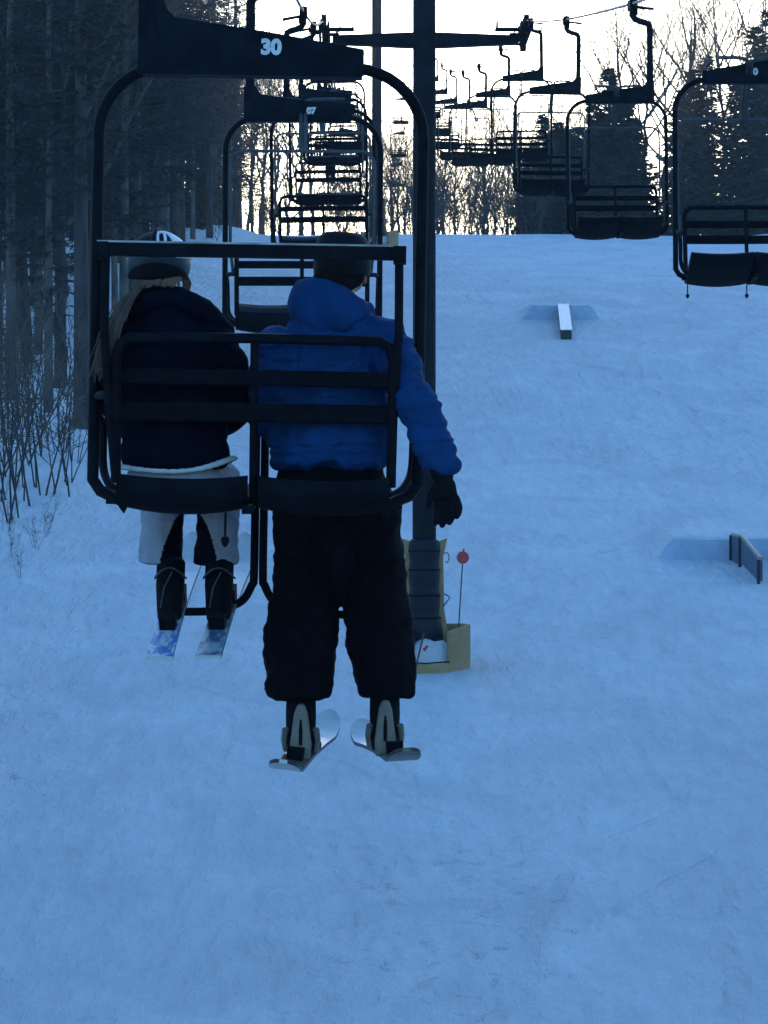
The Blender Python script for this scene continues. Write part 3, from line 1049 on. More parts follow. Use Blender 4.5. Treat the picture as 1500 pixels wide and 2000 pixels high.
def conifer(seed, h, r0, start, width, mats=('bark', 'needle'), step=.42, nbr=6, droop=.25, sparse=0.0, sl=.5, wr=.25):
    r = random.Random(seed)
    pts = trunk_path(r, h, .012, .03)
    tr = MB()
    tr.tube(pts, [r0 * 1.2] + [r0 * (1 - .93 * max(0, p.z) / h) + .01 for p in pts[1:]], 9, cap=False)
    cr = MB()
    z = h * start
    while z < h - .15:
        t = (z - h * start) / (h * (1 - start))
        L0 = width * (1 - t) ** .75 * min(1, .45 + t * 4) + .15
        for k in range(nbr):
            if r.random() < sparse: continue
            a = r.uniform(0, 2 * math.pi)
            L = L0 * r.uniform(.55, 1.12)
            el = .35 * t - droop * (1 - t) + r.uniform(-.15, .15)
            d = Vector((math.cos(a) * math.cos(el), math.sin(a) * math.cos(el), math.sin(el)))
            b = at_path(pts, min(h - .05, z + r.uniform(-.2, .2)))
            e1 = b + d * L * .55
            e2 = b + d * L + Vector((0, 0, .10 * L))
            cr.tube([b, e1, e2], [.03 * (1 - t) + .008, .02 * (1 - t) + .006, .004], 3, cap=False)
            n = max(3, int(L / .2))
            for i in range(n):
                u = (i + .6) / n
                q = b.lerp(e1, u / .55) if u < .55 else e1.lerp(e2, (u - .55) / .45)
                for s in (-1, 1):
                    an = s * r.uniform(.3, 1.3)
                    dd = Vector((d.x * math.cos(an) - d.y * math.sin(an), d.x * math.sin(an) + d.y * math.cos(an), d.z + r.uniform(-.6, .35)))
                    ll = sl * r.uniform(.6, 1.2) * (1 - .4 * u)
                    spray(cr, r, q, dd, ll, ll * wr * r.uniform(.8, 1.25))
            spray(cr, r, e1.lerp(e2, .6), d, .5 * sl, .12 * sl)
        z += step * r.uniform(.8, 1.2)
    return tr.mesh('trunk', mats[0], 60), cr.mesh('crown', mats[1], 0)

def put_tree(name, meshes, loc, rz, sc, label, group, cat='tree', tilt=(0, 0)):
    e = empty(name, loc)
    e.rotation_euler = (tilt[0], tilt[1], rz)
    e.scale = (sc, sc, sc)
    link('trunk', meshes[0], e)
    link('crown', meshes[1], e)
    tag(e, label, cat, group)
    return e

BARE = [bare_tree(11, 17, .19), bare_tree(12, 19, .22, .34, 6, upt=.11), bare_tree(13, 15, .16, .24, 6, spread=.6, upt=.10),
        bare_tree(14, 18, .2, .32, 6, spread=.75, upt=.08), bare_tree(15, 16, .15, .26, 7, spread=.58, upt=.12)]
DEAD = [conifer(31, 24, .21, .26, 3.0, ('bark', 'needle2'), .42, 6, .05, .1, .62, .10), conifer(32, 22, .17, .17, 2.7, ('bark2', 'needle2'), .4, 6, .1, .15, .58, .10),
        conifer(33, 26, .26, .28, 3.2, ('bark', 'needle2'), .45, 6, .02, .1, .65, .11)]
SPRUCE = [conifer(41, 12, .15, .02, 2.7, ('bark', 'needle'), .30, 10, .34, .05, .62, .32), conifer(42, 10.5, .14, .02, 2.5, ('bark', 'needle'), .28, 10, .28, .05, .62, .34),
          conifer(43, 15, .2, .05, 3.0, ('bark', 'needle'), .36, 8, .3, .05, .62, .3)]
SHRUB = []
for sd_ in (51, 52, 53, 54):
    r = random.Random(sd_)
    st, tw = MB(), MB()
    for k in range(r.randint(4, 7)):
        a = r.uniform(0, 6.28)
        el = r.uniform(1.0, 1.5)
        d = Vector((math.cos(a) * math.cos(el), math.sin(a) * math.cos(el), math.sin(el)))
        L = r.uniform(1.6, 3.2)
        p0 = Vector((r.uniform(-.25, .25), r.uniform(-.25, .25), -.15))
        pts = [p0]
        dd = d
        for i in range(6):
            dd = (dd + rv(r, .10) + Vector((0, 0, .04))).normalized()
            pts.append(pts[-1] + dd * L / 6)
        rad = r.uniform(.009, .017)
        st.tube(pts, [rad * (1 - .8 * i / 6) + .002 for i in range(7)], 5, cap=False)
        for j in range(7):
            f = r.uniform(2, 6); i = min(5, int(f))
            grow(tw, r, pts[i].lerp(pts[i + 1], f - i), (dd + rv(r, .9)).normalized(), r.uniform(.3, .8), .006, 1, 2, .7, .05, (4, 3))
    SHRUB.append((st.mesh('stem', 'bark', 60), tw.mesh('crown', 'twig', 0)))

def put_shrub(k, loc, rz, sc, label, group):
    e = empty('leafless_shrub', loc)
    e.rotation_euler = (0, 0, rz)
    e.scale = (sc, sc, sc)
    link('stems', SHRUB[k][0], e)
    tag(link('twigs', SHRUB[k][1], e), kind='stuff')
    tag(e, label, 'shrub', group)

TR = random.Random(99)
placed = []
def ok(x, y, dmin):
    for a, b in placed:
        if (a - x) ** 2 + (b - y) ** 2 < dmin * dmin: return False
    placed.append((x, y))
    return True

# trunks that the photograph lets you name
for px, py, kind, sc, lab in ((160, 838, 2, 1.0, 'thick straight trunk at the forest edge just left of the riders\' chair'),
                              (95, 806, 1, .85, 'slim trunk ending in the snow left of the thickest edge trunk'),
                              (118, 722, 0, .95, 'trunk behind the slim edge trunk on the left'),
                              (75, 692, 1, .9, 'trunk furthest down the left side among the sapling stems'),
                              (38, 655, 0, .8, 'thin dark trunk near the left picture edge')):
    p = hit(px, py)
    placed.append((p.x, p.y))
    put_tree('forest_tree', DEAD[kind], p, TR.uniform(0, 6), sc, lab, 'trees of the left forest')
n = 0
tries = 0
while n < 190 and tries < 9000:
    tries += 1
    d = 108 + 205 * TR.random() ** .9
    lim = .1016 * d + 5
    x = -7.6 - TR.random() * max(1, lim - 7.6)
    if d > 170: x -= TR.random() * 1.2
    if not ok(x, d, 1.5): continue
    kind = TR.random()
    z = ground(x, d) - .05
    if kind < .70 or (kind > .88 and d < 190):
        put_tree('forest_tree', DEAD[TR.randrange(3)], (x, d, z), TR.uniform(0, 6.28), TR.uniform(.72, 1.08), 'dark tall tree with dense dead branches deep in the left forest', 'trees of the left forest')
    elif kind < .88:
        put_tree('bare_tree', BARE[TR.randrange(5)], (x, d, z), TR.uniform(0, 6.28), TR.uniform(.85, 1.2), 'leafless tree standing inside the dark left forest', 'leafless trees of the left forest')
    else:
        put_tree('evergreen_tree', SPRUCE[TR.randrange(3)], (x, d, z), TR.uniform(0, 6.28), TR.uniform(.5, 1.0), 'young evergreen growing under the tall left forest', 'evergreens of the left forest')
    n += 1

for i, px in enumerate((372, 398, 420, 447, 470, 492, 515)):
    d = TR.uniform(236, 300)
    x = (px - CX) / F * d
    put_tree('forest_tree', DEAD[i % 3], (x, d, ground(x, d) - .2), TR.uniform(0, 6.28), TR.uniform(.5, .8), 'thin dark tree at the upper end of the left forest, %s towards the lift' % ORD[i], 'trees of the left forest')
for i in range(26):
    d = TR.uniform(236, 275)
    px = TR.uniform(400, 700)
    x = (px - CX) / F * d
    put_shrub(TR.randrange(4), (x, d, ground(x, d) - .1), TR.uniform(0, 6.28), TR.uniform(1.5, 3.0), 'leafless brush on the crest behind the left file of chairs', 'brush behind the left chairs')

# the same woods go on along both sides of the run out of view, added to block sky light on the lower slope
for i in range(64):
    side = 1 if i % 2 else -1
    d = -45 + (215 if side > 0 else 150) * TR.random()
    if side > 0:
        x = max(15.0, .1206 * d + 3.5) + 14 * TR.random()
    else:
        x = -max(10.5, .1016 * d + 3.0) - 14 * TR.random()
    if not ok(x, d, 2.2): continue
    put_tree('forest_tree', DEAD[TR.randrange(3)], (x, d, ground(x, d) - .1), TR.uniform(0, 6.28), TR.uniform(.8, 1.1), 'unseen forest tree flanking the run, added to screen off sky light', 'added trees flanking the lower run')

# leafless trees beyond the crest, against the sky
for i in range(44):
    d = TR.uniform(262, 340)
    px = 640 + 490 * (i + TR.random()) / 44
    x = (px - CX) / F * d
    if abs(x - XU) < 1.8 or abs(x - XD) < 1.6: x += 3.4
    put_tree('bare_tree', BARE[TR.randrange(5)], (x, d, ground(x, d) - .2), TR.uniform(0, 6.28), TR.uniform(.62, .98) * (.85 if px < 900 else 1.0), 'small leafless tree against the bright sky beyond the crest', 'leafless trees beyond the crest')
for i, px in enumerate((395, 425, 455, 480, 505, 530, 560, 590, 615)):
    d = TR.uniform(255, 300)
    x = (px - CX) / F * d
    put_tree('bare_tree', BARE[TR.randrange(5)], (x, d, ground(x, d) - .2), TR.uniform(0, 6.28), TR.uniform(1.1, 1.35), 'tall leafless tree behind the left file of chairs, %s from the left' % ORD[i], 'tall leafless trees by the lift line')
ORDW = ORD + ['last']
for i_, (px, sc, k) in enumerate(((1085, .82, 2), (1130, .9, 0), (1165, .95, 4), (1215, 1.1, 1), (1255, 1.12, 3), (1300, 1.15, 0), (1345, 1.2, 1), (1385, 1.2, 4), (1420, 1.25, 3), (1460, 1.3, 0), (1500, 1.35, 1), (1550, 1.3, 2))):
    d = TR.uniform(246, 275)
    x = (px - CX) / F * d
    put_tree('bare_tree', BARE[k], (x, d, ground(x, d) - .2), TR.uniform(0, 6.28), sc * TR.uniform(.97, 1.05), 'tall leafless tree behind the right-hand chairs, %s of its row from the left' % ORD[i_], 'tall leafless trees on the right')
# evergreens on the right
for i_, (px, d, k, sc) in enumerate(((1030, 243, 1, .5), (1062, 241, 0, .72), (1095, 243, 1, .82), (1128, 240, 1, .74), (1160, 242, 0, .8), (1192, 244, 0, 1.0), (1218, 241, 1, 1.0), (1245, 243, 1, .8),
                     (1335, 241, 1, .95), (1352, 245, 0, 1.0), (1385, 248, 2, .9), (1440, 246, 0, .95), (1475, 242, 2, 1.0), (1510, 246, 2, 1.1), (1044, 252, 0, .6), (1078, 254, 1, .78), (1112, 251, 0, .68), (1145, 253, 1, .78), (1178, 255, 0, .8), (1232, 252, 1, .85))):
    x = (px - CX) / F * d
    put_tree('evergreen_tree', SPRUCE[k], (x, d, ground(x, d) - .2), TR.uniform(0, 6.28), sc, 'dark bushy evergreen on the crest behind right-hand chairs, %s of its row from left' % ORD[i_], 'evergreens on the right of the crest').scale = (sc * 1.28, sc * 1.25, sc * (1.0 if i_ != 2 else .95))
for i_, (px, d, k, sc) in enumerate(((1345, 252, 1, .5), (1390, 250, 0, .52), (1425, 256, 1, .55), (1462, 250, 0, .6), (1486, 258, 2, .62), (1512, 252, 1, .7), (1560, 256, 0, .8))):
    x = (px - CX) / F * d
    put_tree('forest_tree', DEAD[k], (x, d, ground(x, d) - .2), TR.uniform(0, 6.28), sc, 'tall dark tree at the far right of the crest, %s of its row from left' % ORD[i_], 'dark trees on the far right')
# pale leaning birch
d = 244
b0 = P(1494, 450, d)
rb = random.Random(5)
tm, cm = bare_tree(77, 9, .12, .6, 2, kids=(4, 3, 2))
tm.materials.clear(); tm.materials.append(M['birch'])
put_tree('birch_tree', (tm, cm), (b0.x, d, ground(b0.x, d) - .2), 0, 1.0, 'pale birch trunk leaning left behind the nearest right-hand chair', None, tilt=(0, math.radians(-13)))
# a dark trunk beside the distant tower
x = (767 - CX) / F * 252
put_tree('bare_tree', BARE[1], (x, 252, ground(x, 252) - .2), 1.0, .62, 'dark slender trunk just right of the distant tower', None)
# brush under the sky on the crest
for i in range(46):
    d = TR.uniform(238, 262)
    px = TR.uniform(690, 1060)
    x = (px - CX) / F * d
    put_shrub(TR.randrange(4), (x, d, ground(x, d) - .1), TR.uniform(0, 6.28), TR.uniform(1.4, 2.6), 'tangled leafless brush along the crest below the right-hand chairs', 'brush along the crest')
# saplings and brush in front of the left forest
for i, (px, py, sc) in enumerate(((12, 1012, 1.25), (35, 985, 1.1), (62, 955, 1.2), (95, 968, 1.15), (120, 945, .9), (28, 905, 1.2), (75, 890, 1.1), (8, 930, 1.0), (108, 880, .9), (140, 905, .6), (50, 860, 1.0))):
    p = hit(px, py)
    put_shrub(i % 4, p, TR.uniform(0, 6.28), sc * 1.55, 'leafless sapling clump in the snow at the left forest edge', 'sapling clumps at the left edge')
for i, (px, py, sc) in enumerate(((20, 1090, .3), (70, 1075, .28), (40, 1130, .25), (90, 1040, .35), (15, 1040, .4))):
    p = hit(px, py)
    put_shrub(i % 4, p, TR.uniform(0, 6.28), sc, 'low twigs poking out of the snow at the lower left', 'low twigs at the lower left')
for i in range(16):
    p = hit(TR.uniform(205, 430), TR.uniform(440, 470))
    put_shrub(TR.randrange(4), p, TR.uniform(0, 6.28), TR.uniform(.5, .9), 'brush along the left edge of the run behind the riders', 'brush by the upper left edge')

# ---------------------------------------------------------------- people
def wrinkle(scale, amp, st=(1, 1, 1), seed=0.0):
    def f(c):
        v = Vector((c.x * st[0] * scale + seed, c.y * st[1] * scale, c.z * st[2] * scale))
        return amp * (noise.noise(v) + .5 * noise.noise(v * 2.3))
    return f

def quilt(period, amp, z0, z1, wamp=.004, seed=0.0):
    w = wrinkle(9, wamp, (1, 1, .6), seed)
    def f(c):
        s = 0
        if z0 < c.z < z1:
            ph = (c.z + .012 * noise.noise(Vector((c.x * 5, c.y * 5, seed)))) / period
            s = amp * (abs(math.sin(math.pi * ph)) ** .6 - .7)
            s *= sstep(z0, z0 + .03, c.z) * (1 - sstep(z1 - .03, z1, c.z))
        return s + w(c)
    return f

def piece(name, me, root):
    return wparent(link(name, me), root)

def glove_chains(w, d, side, curl=.5, scale=1.0, fat=1.0):
    """hand: wrist point w, pointing along d; five separate bent fingers"""
    d = Vector(d).normalized()
    s = Vector(side).normalized()
    n = d.cross(s).normalized()
    S = scale
    ch = [[(w, .033 * S), (w + d * .05 * S, (.042 * S))], [(w + d * .035 * S - s * .018 * S, .026 * S), (w + d * .09 * S - s * .022 * S, .024 * S)],
          [(w + d * .035 * S + s * .018 * S, .026 * S), (w + d * .09 * S + s * .02 * S, .022 * S)]]
    for k, (o, L) in enumerate(((-.036, .085), (-.013, .098), (.011, .092), (.034, .072))):
        b = w + d * .088 * S + s * o * S
        m1 = b + (d * math.cos(curl * .5) + n * math.sin(curl * .5)) * L * .45 * S + s * o * .25 * S
        m2 = m1 + (d * math.cos(curl * 1.5) + n * math.sin(curl * 1.5)) * L * .33 * S
        m3 = m2 + (d * math.cos(curl * 2.3) + n * math.sin(curl * 2.3)) * L * .26 * S
        ch.append([(b, .0125 * S * fat), (m1, .0118 * S * fat), (m2, .0108 * S * fat), (m3, .009 * S * fat)])
    tb = w + d * .03 * S - s * .03 * S
    t1 = tb + (d * .7 - s * .6 + n * .35).normalized() * .045 * S
    t2 = t1 + (d * .9 - s * .15 + n * .5).normalized() * .035 * S
    ch.append([(tb, .018 * S), (t1, .014 * S), (t2, .011 * S)])
    return ch

# ---------- left rider
L = empty('person', (-.638, 12.42, .1))
tag(L, 'seated rider with helmet, long blond hair, dark puffy jacket and pale trousers', 'person', 'riders on the nearest chair')
hc = Vector((-.69, 12.37, .888))
body = [[((-.638, 12.44, .17), (.15, .11, .09)), ((-.645, 12.40, .42), (.13, .09, .1)), ((-.65, 12.38, .6), (.155, .09, .08)), ((-.66, 12.37, .70), (.06, .06, .06)), ((-.68, 12.37, .80), (.05, .055, .05))],
        [((-.69, 12.37, .89), (.074, .092, .105))], [((-.685, 12.41, .83), (.058, .07, .05))], [((-.675, 12.472, .87), (.012, .02, .018))],
        [((-.70, 12.46, .14), .055), ((-.705, 12.92, .11), .045), ((-.68, 12.82, -.33), .035)], [((-.57, 12.46, .14), .055), ((-.50, 12.92, .11), .045), ((-.485, 12.82, -.33), .035)],
        [((-.82, 12.37, .62), .05), ((-.86, 12.46, .36), .042), ((-.76, 12.74, .26), .035)], [((-.48, 12.37, .62), .05), ((-.43, 12.46, .37), .042), ((-.53, 12.74, .27), .035)]]
piece('body', blob('body', body, .012, 'skin', 4), L)
jk = [[((-.632, 12.41, .178), (.205, .15, .045)), ((-.635, 12.40, .3), (.198, .15, .08)), ((-.64, 12.385, .45), (.205, .145, .09)), ((-.645, 12.375, .58), (.205, .125, .07)), ((-.65, 12.37, .66), (.15, .105, .05)), ((-.665, 12.37, .735), (.085, .09, .04)), ((-.675, 12.37, .775), (.07, .075, .02))],
      [((-.80, 12.375, .63), (.075, .085, .06)), ((-.835, 12.40, .52), .075), ((-.845, 12.47, .37), .066), ((-.76, 12.72, .28), .052)],
      [((-.495, 12.375, .635), (.08, .085, .06)), ((-.445, 12.40, .52), .08), ((-.405, 12.46, .39), .072), ((-.53, 12.72, .29), .055)]]
piece('jacket', blob('jacket', jk, .011, 'navyjacket', 4, quilt(.085, .013, .16, .66, .006, 2.0)), L)
# hood/collar bulge
piece('collar', blob('collar', [[((-.775, 12.35, .715), (.06, .07, .035)), ((-.715, 12.31, .755), (.07, .055, .045)), ((-.64, 12.30, .765), (.07, .05, .045)), ((-.565, 12.33, .74), (.07, .06, .035)), ((-.495, 12.36, .685), (.05, .06, .03)), ((-.455, 12.38, .65), (.04, .05, .03))]], .009, 'navyjacket', 5, wrinkle(12, .006)), L)
hemL = [[((-.632 + .206 * math.cos(a), 12.41 + .152 * math.sin(a), .143 + (.05 if math.cos(a) > 0 else .022) * math.cos(a) ** 2), (.024, .014, .012))] for a in [2 * math.pi * i / 40 for i in range(40)]]
piece('shirt_hem', blob('shirt_hem', hemL, .008, 'shirt', 3), L)
piece('seat_of_trousers', blob('seat_of_trousers', [[((-.635, 12.43, .12), (.19, .16, .07))]], .012, 'greypants', 3), L)
def trousers_leg(x0, x1, inner):
    ch = [[((x0, 12.45, .13), (.10, .10, .085)), ((x1, 12.92, .115), (.085, .085, .085)), ((x1, 12.925, .02), (.085, .09, .08)), ((x1 - .002, 12.90, -.1), (.083, .085, .05)), ((x1 - .006, 12.85, -.185), (.088, .09, .014))]]
    me = blob('trouser_leg', ch, .0055, ['greypants', 'navyjacket'], 4, wrinkle(11, .007, (1, 1, 1.6), x1))
    for p in me.polygons:
        c = p.center
        u = (c.x - x1) * inner
        if c.z < .0 and u > .085 - .085 * math.sqrt(min(1, -c.z / .17)):
            p.material_index = 1
    return me
piece('trouser_leg', trousers_leg(-.71, -.705, 1), L)
piece('trouser_leg', trousers_leg(-.56, -.497, -1), L)
for x, yaw in ((-.668, .03), (-.488, .06)):
    bt = [[((x, 12.82, -.19), (.056, .066, .03)), ((x, 12.76, -.27), (.056, .075, .05)), ((x, 12.72, -.365), (.05, .08, .045))], [((x, 12.70, -.385), (.047, .07, .035)), ((x + .01, 12.93, -.335), (.048, .07, .035))]]
    b = piece('boot', blob('boot', bt, .008, 'boot', 3), L)
    tr_ = MB()
    path = [(x + .058 * math.cos(a), 12.775 - .078 * math.sin(a), -.225 - .02 * math.cos(2 * a)) for a in [math.pi * i / 10 for i in range(11)]]
    tr_.tube(path, .004, 6)
    tr_.tube([(x - .03, 12.665, -.35), (x - .02, 12.685, -.28), (x + .01, 12.69, -.22)], 0.003, 5)
    wparent2(tr_.build('cuff_trim', 'galv'), b, L)
for w, d, s in ((Vector((-.76, 12.74, .28)), (.5, .8, -.25), (0, .3, .9)), (Vector((-.53, 12.74, .29)), (-.4, .85, -.25), (0, .3, -.9))):
    piece('glove', blob('glove', glove_chains(w, d, s, .7), .006, 'glove', 2), L)
# helmet
hr_ = Vector((.116, .138, .112))
def onh(az, el, off=0.0):
    """az from straight back (-y), positive to the right; el up"""
    q = Vector((math.sin(az) * math.cos(el), -math.cos(az) * math.cos(el), math.sin(el)))
    return hc + Vector((q.x * (hr_.x + off), q.y * (hr_.y + off), q.z * (hr_.z + off)))
hm = MB()
na, ne = 40, 14
vs, fs = [], []
for off in (0, -.014):
    for i in range(na):
        az = 2 * math.pi * i / na
        lo = -.42 * (0.5 + .5 * math.cos(az)) - .30 * abs(math.sin(az)) + .12 * (0.5 - .5 * math.cos(az))
        for j in range(ne + 1):
            el = lo + (math.pi / 2 - lo) * j / ne
            vs.append(onh(az, el, off))
K = ne + 1
for o_ in (0, 1):
    for i in range(na):
        i2 = (i + 1) % na
        for j in range(ne):
            q = (o_ * na * K + i * K + j, o_ * na * K + i2 * K + j, o_ * na * K + i2 * K + j + 1, o_ * na * K + i * K + j + 1)
            fs.append(q if o_ == 0 else q[::-1])
for i in range(na):
    i2 = (i + 1) % na
    fs.append((i * K, na * K + i * K, na * K + i2 * K, i2 * K))
helm = piece('helmet', hm.add(vs, fs).mesh('helmet', 'helmet', 60), L)
def patch(a0, a1, e0f, e1f, off, nm, mt, na_=16, ne_=8):
    vs, fs = [], []
    for i in range(na_ + 1):
        a = a0 + (a1 - a0) * i / na_
        for j in range(ne_ + 1):
            e0, e1 = e0f(a), e1f(a)
            vs.append(onh(a, e0 + (e1 - e0) * j / ne_, off))
    for i in range(na_):
        for j in range(ne_):
            q = i * (ne_ + 1) + j
            fs.append((q, q + ne_ + 1, q + ne_ + 2, q + 1))
    o = MB().add(vs, fs).build(nm, mt, None, 60)
    sl_ = o.modifiers.new('t', 'SOLIDIFY'); sl_.thickness = .004
    wparent2(o, helm, L)
patch(-1.25, 1.0, lambda a: .2, lambda a: 1.35, .004, 'helmet_panel', 'helmblack')
patch(.62, 1.5, lambda a: .12, lambda a: 1.45 - .15 * abs(a - 1), .0055, 'white_flash', 'white', 8)
patch(-.3, 1.3, lambda a: 1.12, lambda a: 1.36, .007, 'white_flash', 'white', 10, 3)
rg = MB()
rg.tube([onh(-.12, e, .010) for e in (.2, .5, .8, 1.1, 1.4, 1.57)], .011, 6)
wparent2(rg.build('centre_ridge', 'helmblack'), helm, L)
um = MB()
um.tube([onh(.03, 1.1, .010), onh(.03, .8, .010), onh(.05, .52, .010), onh(.09, .42, .010), onh(.24, .42, .010), onh(.30, .52, .010), onh(.34, .8, .010), onh(.42, 1.1, .010)], .0055, 6)
uo = wparent2(um.build('letter_mark', 'white'), helm, L)
uo['label'] = 'white letter U on the back of the helmet'
patch(-1.35, 1.45, lambda a: -.62 + .1 * abs(a), lambda a: -.05 - .22 * a * a, .007, 'goggle_strap', 'helmblack', 20, 5)
gg = blob('goggles', [[((-.625, 12.455, .868), (.025, .04, .034)), ((-.67, 12.49, .87), (.035, .03, .034)), ((-.73, 12.48, .87), (.03, .03, .034))]], .007, 'helmblack', 3)
piece('goggles', gg, L)
# hair: long strand mass blown over the left shoulder
hmb = MB()
hr2 = random.Random(3)
for k in range(150):
    g1, g2 = hr2.gauss(0, .5), hr2.gauss(0, .5)
    f = hr2.uniform(.45, 1.0)
    base = [Vector((-.725, 12.31, .815)), Vector((-.78, 12.285, .775)), Vector((-.825, 12.265, .70)), Vector((-.855, 12.262, .62)), Vector((-.878, 12.268, .54)), Vector((-.888, 12.272, .50)), Vector((-.890, 12.28, .45))]
    pts = []
    for i, p in enumerate(base):
        w_ = .020 + .006 * i
        pts.append(p + Vector((g1 * w_ * 1.0, g2 * w_, g1 * w_ * .5)) + rv(hr2, .003 + .0012 * i))
    pts = spline(pts, 2)
    m_ = max(4, int(len(pts) * f))
    hmb.tube(pts[:m_], [.0042 * (1 - .6 * i / m_) for i in range(m_)], 4)
for k in range(140):
    t = hr2.random()
    p0 = Vector((-.75 + .15 * t, 12.285 - .03 * math.sin(t * 3), .83 + hr2.uniform(-.006, .006)))
    hmb.tube([p0, p0 + Vector((-.012, -.006, -.010)), p0 + Vector((-.03 * (1 - t) - .006, -.004, -.022 - .01 * hr2.random()))], [.003, .003, .0015], 4)
for k in range(30):
    a = hr2.uniform(-.03, .03)
    hmb.tube([(-.605 + a * .3, 12.36 + a, .865), (-.588 + a * .4, 12.37 + a, .82), (-.592 + a * .2, 12.38 + a, .775)], [.005, .005, .003], 4)
piece('hair', hmb.mesh('hair', 'blond', 60), L)

# ---------- right rider
R = empty('person', (-.07, 12.42, .1))
tag(R, 'seated rider in blue hooded jacket, black cap and baggy black trousers', 'person', 'riders on the nearest chair')
body = [[((-.075, 12.44, .16), (.15, .11, .09)), ((-.075, 12.40, .42), (.14, .1, .1)), ((-.07, 12.37, .6), (.17, .1, .08)), ((-.055, 12.36, .72), (.065, .065, .06)), ((-.04, 12.37, .80), (.055, .06, .05))],
        [((-.033, 12.38, .885), (.078, .096, .108))], [((-.015, 12.42, .83), (.062, .068, .05))], [((.0, 12.482, .865), (.012, .02, .018))],
        [((-.14, 12.45, .11), .09), ((-.155, 12.80, -.12), .062), ((-.186, 12.80, -.7), .045)], [((-.01, 12.45, .11), .09), ((.07, 12.80, -.12), .062), ((.122, 12.80, -.7), .045)],
        [((.12, 12.32, .62), .055), ((.23, 12.22, .36), .045), ((.312, 12.2, .16), .034)], [((-.25, 12.34, .60), .055), ((-.29, 12.42, .34), .045), ((-.19, 12.72, .25), .035)]]
piece('body', blob('body', body, .012, 'skin', 4), R)
for s, nm in ((1, 'ear'), (-1, 'ear')):
    c = Vector((-.033 + s * .079, 12.385 + s * -.012, .842))
    piece(nm, blob(nm, [[(c + Vector((0, 0, .018)), (.012, .018, .02)), (c + Vector((0, 0, -.016)), (.010, .012, .014))]], .005, 'ear', 2), R)
_w1 = wrinkle(7, .010, (1, 1, 1.3), 4.0)
def jw(c):
    v = Vector((c.x * 9 + c.z * 5, c.y * 7, c.z * 13 - c.x * 4))
    g = 0
    for z0 in (.585, .235):
        g -= .008 * math.exp(-((c.z - z0 - .02 * c.x) / .006) ** 2)
    if c.x < .15:
        for x0 in (-.19, .045):
            g -= .006 * math.exp(-((c.x - x0) / .006) ** 2) * (.2 < c.z < .585)
    return g + _w1(c) + .011 * (1 - 2.2 * abs(noise.noise(v))) + .005 * (1 - 2 * abs(noise.noise(v * 2.1)))
jq = quilt(.10, .008, .16, .42, 0, 5.0)
jk = [[((-.075, 12.415, .185), (.215, .16, .045)), ((-.078, 12.40, .3), (.222, .16, .08)), ((-.08, 12.38, .45), (.218, .15, .09)), ((-.075, 12.36, .57), (.225, .13, .07)), ((-.07, 12.345, .655), (.165, .11, .045)), ((-.065, 12.345, .73), (.10, .095, .04))],
      [((.115, 12.335, .625), (.085, .09, .06)), ((.165, 12.27, .52), (.076, .08, .08)), ((.235, 12.21, .375), .070), ((.285, 12.19, .24), .064), ((.313, 12.19, .165), (.058, .058, .03))],
      [((-.26, 12.35, .60), (.075, .085, .06)), ((-.285, 12.38, .47), .075), ((-.29, 12.44, .34), .07), ((-.2, 12.7, .27), .056)]]
piece('jacket', blob('jacket', jk, .0065, 'blue', 5, lambda c: jw(c) + jq(c)), R)
hd = [[((-.175, 12.33, .735), (.055, .075, .075)), ((-.12, 12.275, .705), (.075, .06, .085)), ((-.05, 12.255, .70), (.085, .055, .075)), ((.02, 12.285, .715), (.05, .055, .05))],
      [((-.18, 12.36, .79), (.038, .06, .05)), ((-.12, 12.275, .79), (.06, .035, .045)), ((-.05, 12.265, .77), (.06, .035, .035)), ((.035, 12.32, .735), (.03, .05, .03))],
      [((-.19, 12.4, .74), (.03, .05, .06)), ((.06, 12.40, .72), (.03, .05, .04))]]
piece('hood', blob('hood', hd, .009, 'blue', 5, wrinkle(10, .010, (1, 1, 1.4), 9.0)), R)
# cap and hair
cc = Vector((-.033, 12.375, .895))
cp = MB()
vs, fs = [], []
prf = [(1.0, -.05), (1.03, -.02), (1.02, .02), (.98, .055), (.88, .085), (.72, .1), (.45, .104), (.0, .106)]
n = 36
for j, (rr, z) in enumerate(prf):
    for i in range(n):
        a = 2 * math.pi * i / n
        bulge = 1 + .02 * noise.noise(Vector((math.cos(a) * 2, math.sin(a) * 2, z * 20)))
        vs.append((cc.x + .1 * rr * bulge * math.cos(a), cc.y + .115 * rr * bulge * math.sin(a), cc.z + z + .004 * math.sin(2 * a)))
for j in range(len(prf) - 1):
    for i in range(n):
        fs.append((j * n + i, j * n + (i + 1) % n, (j + 1) * n + (i + 1) % n, (j + 1) * n + i))
piece('cap', cp.add(vs, fs).mesh('cap', 'helmblack', 60), R)
hh = [[((-.10, 12.34, .84), (.035, .05, .05)), ((-.05, 12.30, .83), (.05, .035, .06)), ((.01, 12.315, .845), (.04, .035, .05)), ((.03, 12.345, .865), (.02, .03, .03))], [((-.06, 12.30, .79), (.05, .03, .03))]]
piece('hair', blob('hair', hh, .007, 'darkhair', 3, wrinkle(45, .004)), R)
